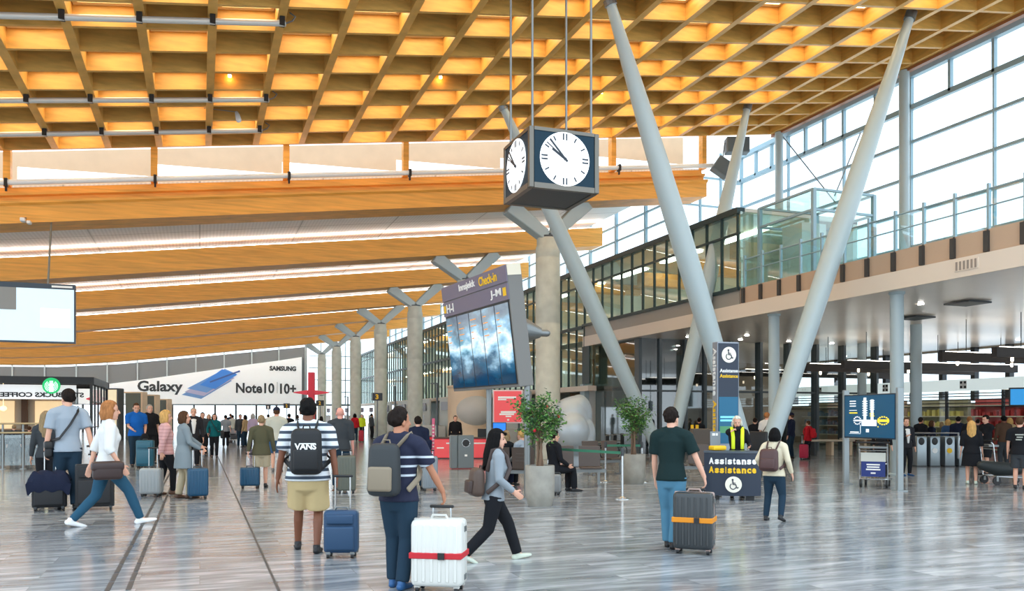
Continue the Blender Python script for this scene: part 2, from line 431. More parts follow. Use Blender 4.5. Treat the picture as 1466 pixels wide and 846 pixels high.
# ------------------------------------------------------------------ Y columns
for k, y in enumerate(CYS):
    t = thing('concrete_column', 'round concrete column with forked grey steel head, %s counted from the clock' % ORD[k], 'column', (CXP, y, 0), 0, 'forked concrete columns', 'thing')
    b = BM(); lathe(b, [(0.48,0),(0.48,5.2),(0.475,5.21),(0.475,5.24),(0.48,5.25),(0.48,7.75),(0.475,7.76),(0.475,7.79),(0.48,7.8),(0.48,8.05),(0.46,8.2),(0.43,8.25),(0.43,8.5),(0.40,8.55)], 28); obj('column_shaft', b, CONC, t, True)
    b = BM(); lathe(b, [(0.40,8.55),(0.40,8.62),(0.30,8.64)], 20); obj('joint_plate', b, STEELD, t)
    for s in (-1, 1):
        b = BM(); xe = 1.62*s; ze = zb(CXP+xe)+0.02
        d = Vector((xe, 0, ze-8.6)); n = Vector((d.z, 0, -d.x)).normalized()
        o0 = Vector((0.1*s, 0, 8.6)); o1 = Vector((xe, 0, ze))
        w0, w1, th = 0.2, 0.3, 0.28
        prism(b, [o0-n*w0+Vector((0,-th,0)), o0+n*w0+Vector((0,-th,0)), o1+n*w1+Vector((0,-th,0)), o1-n*w1+Vector((0,-th,0))], (0, 2*th, 0))
        bmesh.ops.bevel(b, geom=b.edges[:], offset=0.03, segments=1, affect='EDGES')
        obj('arm', b, STEEL, t)
# ------------------------------------------------------------------ V struts that carry the coffered roof
def strut(top, bot, label):
    a = Vector(top); c = Vector(bot); d = c-a
    t = thing('steel_strut', label, 'strut', bot, 0, 'leaning steel struts', 'thing'); o = Vector(bot)
    b = BM(); n = 12
    P = [a + d*(k/n) for k in range(n+1)]
    R = [0.12 + 0.16*math.sin(min(1, (k/n)*1.9)*pi/2) - (0.05*max(0, (k/n-0.6))/0.4) for k in range(n+1)]
    tube(b, [p-o for p in P], R, 24, rnd=False); obj('strut_tube', b, STEEL, t, True)
    b = BM(); tube(b, [a-o-d.normalized()*0.16, a-o+d.normalized()*0.1], [0.16,0.16], 14, rnd=False); obj('head_bracket', b, GREYM, t)
    b = BM(); cyl(b, (0,0,-bot[2]), 0.29, 0.12, 24); tube(b, [(0,0,-bot[2]+0.1), (0,0,0.05)], [0.26,0.22], 18, rnd=False); obj('foot_bracket', b, GREYM, t, True)
V2 = W(1083, 652, DY(1083, 18.55)); V1 = W(951, 640, DY(951, 26.1))
def roofpt(px, py):
    l = (px-CX)/F
    d = (10.55-EYE)/((HY-py)/F - 0.135*(SA+CA*l)); return W(px, py, d)
strut(roofpt(873,2), V2+Vector((-0.31,0,0)), 'pale steel strut rising from the assistance pillar up towards the clock side of the roof')
strut(roofpt(1303,24), V2+Vector((0.31,0,0.0)), 'pale steel strut rising from behind the assistance pillar to the glass wall side')
strut(roofpt(720,153), V1+Vector((-0.29,0,0)), 'pale steel strut passing behind the hanging clock down to the second planter')
strut(roofpt(1070,154), V1+Vector((0.29,0,0)), 'pale steel strut leaning from behind the dark t-shirt man towards the two loudspeakers')
# ------------------------------------------------------------------ rails under the coffers
for Y, nm in ((19.9,'nearest the camera'),(24.85,'in the middle of the three'),(27.6,'next to the far edge of the coffers')):
    t = thing('ceiling_rail', 'grey lighting rail slung under the wood coffers, %s' % nm, 'rail', (0, Y, 0), 0, 'grey rails under the coffers')
    x0, x1 = -9.0, 1.85
    b = BM(); tube(b, [(x, 0, zr(x)-0.14) for x in (x0, x1)], 0.07, 10, rnd=False); obj('rail_tube', b, mat('rail_pale', srgb(206,206,200), 0.35, 0.2), t, True)
    for k in range(8):
        x = RX0 + (k+1)*RDX
        if x > x1: break
        b = BM(); cbox(b, (x, 0, zr(x)-0.10), (0.12,0.16,0.20)); obj('clamp', b, BLACK, t)
    b = BM(); tube(b, [(x1,0,zr(x1)-0.14),(x1+0.15,0,zr(x1)-0.06),(x1+0.22,0,zr(x1)+0.05),(x1+0.1,0,zr(x1)+0.12)], 0.02, 6); obj('cable_tail', b, GREYM, t)
# small white spotlight on a thin arm
p = roofpt(340,168); t = thing('spotlight', 'small white spotlight hanging below the coffers on a thin arm', 'spotlight', (p.x, p.y, p.z))
b = BM(); tube(b, [(-0.95,0,0.16),(-0.05,0,0.16)], 0.012, 6); tube(b, [(-0.9,0,0.16),(-0.9,0,0.32)], 0.012, 6); obj('arm', b, GREYM, t)
b = BM(); tube(b, [(-0.03,0.0,0.14),(0.0,-0.03,0.05),(0.03,-0.08,-0.10)], [0.05,0.07,0.085], 12); obj('lamp_head', b, WHITE, t, True)
# warm accent spots inside three unlit coffers
WARM = mat('warm_lamp', (1,0.5,0.12), 0.5, emit=60)
for px, py, lb in ((318,118,'above the second rail'), (621,122,'left of the clock rods'), (888,132,'beside the pale strut right of the clock')):
    p = roofpt(px, py); 
    i = math.floor((p.x-RX0)/RDX); j = math.floor((RY1-p.y)/RDY)
    x = RX0+(i+0.5)*RDX - 0.25; y = RY1-j*RDY-0.2
    t = thing('accent_lamp', 'warm accent lamp in a dark coffer %s' % lb, 'lamp', (x, y, zr(x)+0.30), 0, 'warm accent lamps')
    b = BM(); cyl(b, (0,0,0), 0.045, 0.05, 12); obj('lamp_glow', b, WARM, t)
    b = BM(); cyl(b, (0,0,0.05), 0.055, 0.1, 12); tube(b, [(0,0,0.14),(0,0,0.3)], 0.012, 6); obj('lamp_body', b, WHITE, t)

# ------------------------------------------------------------------ right side: mezzanine
XF = 17.5
FAS = mat('mezzanine_fascia', srgb(226,212,196), 0.55)
FASB = mat('mezzanine_band', srgb(190,164,140), 0.5)
SOF = mat('soffit_board', srgb(236,222,208), 0.28, var=0.04, vscale=0.6)
b = BM()
prism(b, [(XF,6,5.02),(XF,6,5.5),(XF-0.05,6,5.5),(XF-0.05,6,5.02)], (0,31,0)); struct('trim_20', b, FAS)
b = BM(); box(b, (XF+0.02,6,5.5), (XF+0.3,24.4,6.06)); struct('trim_21', b, FASB)
b = BM(); box(b, (XF-0.02,24.4,5.5), (XF+0.3,37,6.02)); struct('trim_22', b, mat('facade_sill', srgb(150,146,138), 0.4))
b = BM(); box(b, (XF,6,5.04), (37,45,5.3)); struct('ceiling_mezzanine', b, SOF)
b = BM(); box(b, (XF+0.05,6,5.9), (24.2,45,6.0)); struct('floor_upper', b, mat('upper_floor', srgb(200,196,190), 0.3))
vt = W(1386, 368, DX(1386, XF)); t = thing('fascia_vent', 'small slotted vent in the pale mezzanine fascia near the right edge', 'vent', (XF-0.06, vt.y, 5.3))
b = BM(); box(b, (-0.01,-0.34,-0.13), (0.02,0.34,0.13)); obj('vent_plate', b, FAS, t)
for k in range(6):
    b = BM(); cbox(b, (-0.015,-0.27+0.108*k,0), (0.012,0.05,0.21)); obj('slot', b, mat('slot_grey', srgb(150,138,128), 0.6), t)
# railing: posts with dark brackets, glass panes, two rails
RG = glass('rail_glass', (0.84,0.95,0.96), 0.06)
PST = mat('rail_post', srgb(150,176,186), 0.35, 0.3)
BRK = mat('bracket_dark', srgb(60,58,56), 0.5)
ys = [24.2 - 0.95*k for k in range(15)]
t = thing('balustrade', 'glass balustrade with steel posts along the upper floor edge', 'balustrade', (XF, 18, 6))
for y in ys:
    b = BM(); box(b, (0.02,y-18-0.03,-0.4), (0.10,y-18+0.03,1.15)); q = obj('post', b, PST, t)
    b = BM(); box(b, (-0.06,y-18-0.06,-0.48), (0.02,y-18+0.06,0.02)); obj('bracket', b, BRK, q)
for k, (ya, yb) in enumerate(zip(ys, ys[1:])):
    b = BM(); box(b, (0.05,yb-18+0.05,0.06), (0.065,ya-18-0.05,1.0)); obj('pane', b, RG, t)
b = BM(); tube(b, [(0.06,ys[-1]-18,0.62),(0.06,ys[0]-18,0.62)], 0.02, 8, rnd=False); tube(b, [(0.06,ys[-1]-18,1.02),(0.06,ys[0]-18,1.02)], 0.025, 8, rnd=False); tube(b, [(0.06,ys[-1]-18,0.03),(0.06,ys[0]-18,0.03)], 0.03, 8, rnd=False); obj('handrail', b, PST, t)
# upper curtain wall
XW = 23.6
CW = glass('curtain_glass', (0.93,0.98,1.0), 0.0, 0.0, (0.6,0.75,0.9))
MUL = mat('mullion_blue', srgb(150,178,190), 0.4, 0.2)
b = BM(); quad(b, (XW,6,6),(XW,33,6),(XW,33,14.0),(XW,6,14.0)); struct('window_1', b, CW)
b = BM()
for z in (6.1,7.6,8.83,10.06,11.3,12.5): box(b, (XW-0.1,6,z-0.05), (XW+0.02,33,z+0.05))
box(b, (XW-0.14,6,12.42), (XW+0.02,33,12.6)); box(b, (XW-0.2,6,13.55), (XW+0.02,33,13.75))
for k in range(9):
    y = 29.4 - 3.3*k + 3.3; box(b, (XW-0.12,y-0.025,6), (XW,y+0.025,13.8))
for k in range(16):
    y = 32.7 - 1.1*k if k < 7 else 26.1-1.65*(k-6); box(b, (XW-0.14,y-0.05,12.5), (XW,y+0.05,13.7))
struct('trim_30', b, MUL)
for k, y in enumerate((29.2, 22.5, 15.8)):
    b = BM(); lathe(b, [(0.17,6.0),(0.17,13.6)], 16, (XW-0.7, y, 0)); struct('trim_%d' % (31+k), b, STEEL, smooth=True)
for (a, c, lb) in ((W(1118,192,DX(1118,23)), W(1196,290,DX(1196,23)), 'descending from the roof corner to the upper floor'), (W(1232,190,DX(1232,22.9)), W(1195,280,DX(1195,22.9)), 'faint, behind the strut at the glass wall')):
    b = BM(); tube(b, [a, c], 0.025, 6); tag(obj('brace_cable', b, GREYM, None), 'thin steel brace cable %s' % lb, 'cable')
# end of the upper level: glazed return with the far clerestory
b = BM()
for z in (9.3,10.0,10.8,11.6,12.4): box(b, (20.4,33.0,z-0.04), (20.5,100,z+0.04))
for k in range(22): y = 33+3.1*k; box(b, (20.35,y-0.07,8.7), (20.5,y+0.07,12.8))
struct('trim_40', b, MUL)
b = BM(); quad(b, (20.5,33,8.7),(20.5,100,8.7),(20.5,100,13.0),(20.5,33,13.0)); struct('window_2', b, CW)
b = BM(); quad(b, (20.5,33,8.7),(XW,33,8.7),(XW,33,13.9),(20.5,33,13.9)); struct('window_3', b, CW)
b = BM()
for x in (20.5,21.5,22.6): box(b, (x-0.05,32.95,8.7), (x+0.05,33.05,13.8))
for z in (10,11.3,12.6): box(b, (20.5,32.96,z-0.04), (XW,33.04,z+0.04))
struct('trim_41', b, MUL)
# green glass facade of the upper storey and its lower storey further on
FG = glass('facade_glass', (0.70,0.86,0.79), 0.16, 0.015, (0.86,0.95,0.92), 0.28, srgb(176,200,186))
FM = mat('facade_mullion', srgb(44,62,64), 0.4, 0.3)
b = BM(); quad(b, (XF,24.4,6.02),(XF,100,6.02),(XF,100,8.7),(XF,24.4,8.7)); struct('window_4', b, FG)
b = BM(); quad(b, (XF,36.0,3.1),(XF,100,3.1),(XF,100,6.0),(XF,36.0,6.0)); struct('window_5', b, FG)
b = BM()
y = 24.5
while y < 100:
    box(b, (XF-0.06,y-0.028,6.0), (XF+0.04,y+0.028,8.7))
    if y > 36: box(b, (XF-0.06,y-0.028,3.1), (XF+0.04,y+0.028,6.0))
    y += 0.95
box(b, (XF-0.07,24.4,7.93), (XF+0.04,100,8.0)); box(b, (XF-0.12,24.4,8.65), (XF+0.2,100,8.85)); box(b, (XF-0.08,37,5.9), (XF+0.04,100,6.05)); box(b, (XF-0.1,24.4,5.98), (XF+0.06,37,6.1))
struct('trim_42', b, FM)
b = BM(); box(b, (XF-0.25,36.0,2.85), (XF+0.2,100,3.1)); struct('trim_43', b, FAS)
b = BM(); box(b, (XF-0.02,24.35,6.0), (XF+3.2,24.5,8.7), None); struct('window_6', b, FG)
# rooms behind the green glass
RM = mat('room_wall', srgb(196,206,196), 0.7, var=0.1, vscale=0.4)
b = BM(); box(b, (22.6,24.6,6.0), (22.8,100,8.9)); struct('wall_upper_rooms', b, RM)
b = BM(); box(b, (XF+0.1,24.6,8.72), (22.8,100,8.9)); struct('ceiling_upper_rooms', b, mat('room_ceiling', srgb(225,226,220), 0.6))
b = BM(); box(b, (XF+0.1,37,5.75), (22.8,100,5.9)); box(b, (XF+0.1,37,3.0), (22.8,100,3.1)); struct('floor_rooms', b, mat('room_floor', srgb(180,176,165), 0.4))
b = BM(); box(b, (22.0,37,0), (22.2,100,5.8)); struct('wall_lower_rooms', b, RM)
for k in range(8):
    b = BM(); y = 40+7.5*k
    box(b, (XF+1.2,y,8.2), (XF+4.9,y+0.5,8.7)); struct('roof_beam', b, WB)
    b = BM(); box(b, (XF+1.2,y+0.1,5.45), (XF+4.3,y+0.4,5.75)); struct('roof_beam', b, WB)
for k in range(3):
    b = BM(); y = 26.5+3.6*k; box(b, (XF+1.4,y,7.6), (XF+4.9,y+0.5,8.2)); struct('roof_beam', b, WB)
rl = None  # lamps added to brighten the rooms behind the green glass
for k in range(16):
    for z in (8.66, 5.68):
        y = 27.5+4.6*k
        if z < 6 and y < 38: continue
        if rl is None:
            b = BM(); cbox(b, (0,0,0), (0.35,3.0,0.05)); rl = obj('ceiling_light', b, mat('room_fill_lamp', (1,0.96,0.88), 0.5, emit=14)); o = rl
        else: o = rl.copy(); COL.objects.link(o)
        o.location = (XF+2.4, y, z); tag(o, 'added long white fill lamp in the rooms behind the green glass facade', 'ceiling light', 'added lamps behind the green glass facade')
# glass lift on the upper floor
LG = glass('lift_glass', (0.82,0.95,0.93), 0.10)
a0 = Vector((18.1, 23.3, 6.0))
t = thing('glass_lift', 'pale glass lift enclosure standing at the end of the upper balustrade', 'lift', a0)
b = BM()
for x in (0,2.4):
    for y in (-1.9,0.8): box(b, (x-0.06,y-0.06,0), (x+0.06,y+0.06,2.8))
for z in (0.0,2.1,2.75):
    for y in (-1.9,0.8): box(b, (0,y-0.04,z), (2.4,y+0.04,z+0.07))
    for x in (0,2.4): box(b, (x-0.04,-1.9,z), (x+0.04,0.8,z+0.07))
obj('lift_frame', b, MUL, t)
for nm, q in (('pane', ((0,-1.9,0.05),(0,0.8,0.05),(0,0.8,2.75),(0,-1.9,2.75))), ('pane', ((0,-1.9,0.05),(2.4,-1.9,0.05),(2.4,-1.9,2.75),(0,-1.9,2.75))), ('pane', ((2.4,-1.9,0.05),(2.4,0.8,0.05),(2.4,0.8,2.75),(2.4,-1.9,2.75))), ('roof_pane', ((0,-1.9,2.78),(2.4,-1.9,2.78),(2.4,0.8,2.78),(0,0.8,2.78)))):
    b = BM(); quad(b, *q); obj(nm, b, LG, t)
b = BM(); box(b, (0.7,-0.5,0), (1.7,0.5,2.1)); obj('lift_car', b, mat('lift_car', srgb(205,222,220), 0.4), t)
# columns below the mezzanine
for k, px in enumerate((1284, 1108)):
    d = DX(px, 18.0); p = W(px, 600, d)
    b = BM(); lathe(b, [(0.23,0),(0.23,0.03),(0.178,0.06),(0.178,4.96),(0.21,4.98),(0.21,5.04)], 24)
    o = obj('steel_column', b, STEEL, None, True); o.location = (p.x, p.y, 0)
    tag(o, ('round pale steel column behind the map screen' if k == 0 else 'slim round steel column behind the assistance pillar, under the mezzanine'), 'column', None, 'thing')
for k, (x, y) in enumerate(((25.0,24.0),(29.0,31.0),(31.0,20.5))):
    b = BM(); lathe(b, [(0.2,0),(0.2,5.04)], 20); o = obj('steel_column', b, STEEL, None, True); o.location = (x, y, 0)
    tag(o, 'round steel column standing %s' % ('beyond the card gates' , 'deep under the mezzanine near the lit header band', 'at the queue under the mezzanine')[k], 'column', None, 'thing')
# back of the area under the mezzanine
DARKP = mat('dark_post', srgb(48,50,54), 0.5)
b = BM(); box(b, (36.0,6,0), (36.2,46,2.3)); box(b, (36.0,6,4.95), (36.2,46,5.05)); struct('wall_right', b, mat('under_wall', srgb(188,176,158), 0.6, var=0.12, vscale=0.5))
b = BM(); quad(b, (36.1,6,2.3),(36.1,46,2.3),(36.1,46,4.95),(36.1,6,4.95)); struct('window_7', b, glass('back_window', (0.85,0.92,0.96), 0.02))
b = BM(); y = 8
while y < 46: box(b, (35.7,y-0.12,2.4), (36.0,y+0.12,5.04)); y += 1.9
struct('trim_50', b, DARKP)
b = BM(); box(b, (20.5,45.0,0), (36.2,45.2,5.05)); struct('wall_back_lower', b, mat('warm_wall', srgb(190,160,128), 0.6, var=0.15, vscale=0.5))
# small lamps added to the soffit to brighten the space below
SL = mat('soffit_fill_lamp', (1,0.95,0.86), 0.5, emit=30)
pts = [(20.5,15),(23.5,15),(20.5,19.5),(20.5,24),(22.6,27.5),(21.5,29.5),(19.6,31.0),(22.4,31.2),(25,31.2),(27.6,31.4),(34,20),(34,27)]
q0 = None
for k, (x, y) in enumerate(pts):
    if q0 is None:
        b = BM(); cyl(b, (0,0,-0.03), 0.085, 0.03, 18); q0 = obj('fill_downlight', b, SL); o = q0
    else: o = q0.copy(); COL.objects.link(o)
    o.location = (x, y, 5.04)
    tag(o, 'added small round downlight in the mezzanine soffit', 'fill_downlight', 'added downlights in the mezzanine soffit')
# soffit fittings: flat dark diamonds on rods are vents
for px, py, X in ((1385,414,21.5),(1310,447,23.0)):
    p = W(px, py, DX(px, X)); b = BM(); cbox(b, (0,0,0), (0.9,0.9,0.05)); cbox(b, (0,0,0.03), (0.5,0.5,0.05)); o = obj('ceiling_vent', b, DKGREY); o.location = (p.x, p.y, 5.0)
    tag(o, 'square dark vent in the mezzanine soffit, %s' % ('the larger, above the map screen' if px == 1385 else 'the smaller, beyond the column at the map screen'), 'vent')
# staggered dark louvre beams hung below the soffit
LV = mat('louvre_dark', srgb(62,54,50), 0.55, var=0.1, vscale=2)
for k, Y in enumerate((33.4,28.9,26.7,22.0,19.9)):
    t = thing('hanging_baffle', 'long dark brown baffle hung under the mezzanine, %s from the far end' % ORD[k], 'baffle', (24.0, Y, 3.54), 0, 'dark baffles under the mezzanine')
    b = BM(); box(b, (0,-0.10,0), (9.5,0.10,0.32)); obj('baffle_board', b, LV, t)
    b = BM(); box(b, (0.3,-0.06,0.322), (9.2,0.06,0.345)); obj('fill_uplight', b, mat('fill_uplight', (1,0.93,0.82), 0.5, emit=8), t)  # added strip, hidden from below, throwing fill light up at the soffit
    for x in (1.2, 5.0, 8.6):
        b = BM(); tube(b, [(x,0,0.32),(x,0,1.54)], 0.014, 6, rnd=False); obj('rod', b, BLACK, t)
    for x in (0.8, 3.4):
        b = BM(); tube(b, [(x,0,0.0),(x,0,-0.1)], 0.045, 8); obj('lamp_head', b, mat('baffle_lamp', (1,0.85,0.6), 0.5, emit=6), t)
# ------------------------------------------------------------------ dark glass core right of the blob sculpture
CORE = glass('core_glass', (0.30,0.36,0.36), 0.10, 0.03)
b = BM(); box(b, (17.9,32.2,0), (21.2,32.4,5.04)); struct('window_8', b, CORE)
b = BM(); quad(b, (17.9,32.3,0),(17.9,36.5,0),(17.9,36.5,5.04),(17.9,32.3,5.04)); struct('window_9', b, CORE)
b = BM()
for x in (17.9,18.9,20.2,21.2,22.6,24.2,25.8,27.4,29.0,31.0): box(b, (x-0.07,32.1,0), (x+0.07,32.5,5.04))
for z in (2.75,): box(b, (17.9,32.15,z-0.04), (31.0,32.45,z+0.04))
struct('trim_60', b, STEELD)
b = BM(); box(b, (18.6,33.6,0), (20.6,33.8,5.04)); struct('wall_core', b, mat('core_wall', srgb(112,120,118), 0.5))
b = BM(); quad(b, (21.2,32.3,0),(31.0,32.3,0),(31.0,32.3,5.04),(21.2,32.3,5.04)); struct('window_10', b, glass('core_glass_clear', (0.72,0.76,0.72), 0.08, 0.02))
b = BM(); box(b, (17.6,37.0,0), (21.0,37.2,2.9)); struct('wall_white', b, WHITE)
b = BM(); box(b, (17.45,36.8,0), (17.7,37.3,3.2)); struct('trim_61', b, STEEL)
# small room with orange picture above the white wall
b = BM(); box(b, (17.42,36.2,3.2), (17.46,37.0,5.0)); 
struct('trim_62', b, FM)
# ------------------------------------------------------------------ end wall with the banner
YE = 99.0
GB = mat('end_wall_grey', srgb(112,119,122), 0.55)
b = BM(); box(b, (-40,YE,3.1), (11.6,YE+0.2,5.0)); 
prof = []
xs = [-40,-30,-20,-14,-8,-2,4,11.6]
struct('wall_back', b, GB)
b = BM()
for xa, xb in zip(xs, xs[1:]): quad(b, (xa,YE,5.0), (xb,YE,5.0), (xb,YE,zb(xb)+0.02), (xa,YE,zb(xa)+0.02))
struct('wall_back_upper', b, GB)
b = BM()
for k in range(14):
    x = 11.4-2.95*k
    box(b, (x-0.07,YE-0.2,3.0), (x+0.07,YE-0.05,zb(x)+0.4))
struct('trim_70', b, STEEL)
b = BM(); box(b, (-40,YE-0.06,2.9), (17.5,YE+0.2,3.12)); struct('trim_71', b, GB)
for k in range(18):
    pass
b = BM()
for k in range(20): x = 17-2.2*k; box(b, (x-0.1,YE-0.05,0), (x+0.1,YE+0.15,3.0))
struct('trim_72', b, DKGREY)
b = BM(); quad(b, (-40,YE+0.1,0),(17.5,YE+0.1,0),(17.5,YE+0.1,3),(-40,YE+0.1,3)); struct('window_11', b, CW)
b = BM(); quad(b, (11.8,YE,3.1),(17.5,YE,3.1),(17.5,YE,10.5),(11.8,YE,10.5)); struct('window_12', b, CW)
b = BM()
for z in (4.5,5.9,7.3,8.7): box(b, (11.8,YE-0.1,z-0.05), (17.5,YE,z+0.05))
for x in (13.2,14.6,16.0): box(b, (x-0.06,YE-0.1,3), (x+0.06,YE,10.5))
struct('trim_73', b, MUL)
# ------------------------------------------------------------------ world and camera
w = bpy.data.worlds.new('sky'); SC.world = w; w.use_nodes = True
nt = w.node_tree; bg = nt.nodes['Background']
tc = nt.nodes.new('ShaderNodeTexCoord'); sp = nt.nodes.new('ShaderNodeSeparateXYZ'); nt.links.new(tc.outputs['Generated'], sp.inputs[0])
rp = nt.nodes.new('ShaderNodeValToRGB')
rp.color_ramp.elements[0].position = 0.0; rp.color_ramp.elements[0].color = (0.82,0.92,1.0,1)
rp.color_ramp.elements[1].position = 0.9; rp.color_ramp.elements[1].color = (0.68,0.84,1.0,1)
nt.links.new(sp.outputs['Z'], rp.inputs['Fac']); nt.links.new(rp.outputs['Color'], bg.inputs['Color'])
bg.inputs['Strength'].default_value = 2.2
cam = bpy.data.cameras.new('camera'); co = bpy.data.objects.new('camera', cam); COL.objects.link(co)
co.location = (0, 0, EYE); co.rotation_euler = (pi/2, 0, -AL)
cam.sensor_width = 36; cam.sensor_fit = 'HORIZONTAL'; cam.lens = 36*F/1466
cam.shift_y = (HY-423)/1466; cam.clip_end = 500
SC.camera = co
SC.view_settings.view_transform = 'Standard'; SC.view_settings.look = 'None'; SC.view_settings.gamma = 1; SC.view_settings.use_curve_mapping = False
SC.view_settings.exposure = 0.17
SC.cycles.use_denoising = True
SC.cycles.max_bounces = 10; SC.cycles.diffuse_bounces = 5; SC.cycles.glossy_bounces = 4; SC.cycles.transparent_max_bounces = 16
SC.cycles.sample_clamp_indirect = 2.5; SC.cycles.blur_glossy = 1.0; SC.cycles.caustics_reflective = False; SC.cycles.caustics_refractive = False
# ================================================================== PEOPLE
SKIN = {k: mat('skin_'+k, c, 0.5, spec=0.35) for k, c in dict(fair=srgb(226,172,146), tan=srgb(188,128,98), brown=srgb(128,80,58), pink=srgb(232,164,148)).items()}
HAIR = {k: mat('hair_'+k, c, 0.75, bump=0.6, bscale=70, stretch=(1,1,0.25), var=0.25, vscale=40, spec=0.15) for k, c in dict(black=srgb(16,14,14), brown=srgb(82,56,38), dark=srgb(34,26,22), blond=srgb(206,162,98), grey=srgb(176,170,160), white=srgb(222,216,200), ginger=srgb(168,112,68), ash=srgb(150,128,96)).items()}
EYEM = mat('eye_dark', srgb(40,30,28), 0.3); LIPM = mat('lips', srgb(184,96,92), 0.5)
def cloth(name, c, rough=0.9, bump=0.35): return mat('cloth_'+name, c, rough, bump=bump, bscale=9, spec=0.2)
C_ = lambda n, r, g, b: cloth(n, srgb(r, g, b))
CL = dict(
 greytee=C_('grey_tee',158,170,182), white=C_('white',226,226,224), blue=C_('blue',24,96,180), black=C_('black',30,31,35), navy=C_('navy',32,38,58),
 pink=stripes('cloth_pink_puffer', srgb(214,166,164), srgb(178,122,122), 0.07, 0.14), greycoat=C_('grey_coat',132,144,150), olive=C_('olive',88,86,66), offwhite=C_('offwhite',196,198,186),
 suit=C_('suit',44,44,48), jeans=C_('jeans',44,84,108), darkjeans=C_('dark_jeans',36,56,72), lightjeans=C_('light_jeans',86,134,160), beige=C_('beige',190,176,148), khaki=C_('khaki',206,182,134),
 denim=C_('denim_short',62,92,124), charcoal=C_('charcoal',62,66,70), greymarl=C_('grey_marl',146,154,160), teal=C_('teal',20,100,104), bottle=C_('bottle_green',26,44,44), cream=C_('cream',220,208,180),
 red=C_('red',190,34,44), hivis=mat('hi_vis', srgb(222,240,30), 0.6), tan=C_('tan',186,160,120), midblue=C_('mid_blue',64,92,130), purple=C_('purple',96,72,120), lilac=C_('lilac',196,176,200), brown=C_('brown',88,66,52),
 vstripe=stripes('cloth_striped_tee', srgb(62,74,88), srgb(226,230,232), 0.088, 0.60),
 nstripe=stripes('cloth_navy_tee', srgb(28,32,56), srgb(206,214,222), 0.085, 0.24, z0=0.99, z1=1.25))
SHOE = dict(white=mat('shoe_white', srgb(240,240,240), 0.5), black=mat('shoe_black', srgb(28,28,30), 0.5), brown=mat('shoe_brown', srgb(96,66,50), 0.5), blue=mat('shoe_blue', srgb(40,90,140), 0.5), pale=mat('shoe_pale', srgb(206,214,196), 0.5), grey=mat('shoe_grey', srgb(110,110,112), 0.5))

def ik(a, c, l1, l2, pole):
    """joint between a and c for two bones, bent towards pole"""
    a = Vector(a); c = Vector(c); d = c-a; L = d.length
    if L > (l1+l2)*0.995: c = a + d.normalized()*(l1+l2)*0.995; d = c-a; L = d.length
    d.normalize(); x = (l1*l1-l2*l2+L*L)/(2*L); h = math.sqrt(max(0, l1*l1-x*x))
    p = Vector(pole); p = p - d*p.dot(d)
    if p.length < 1e-6: p = d.orthogonal()
    return a + d*x + p.normalized()*h, c

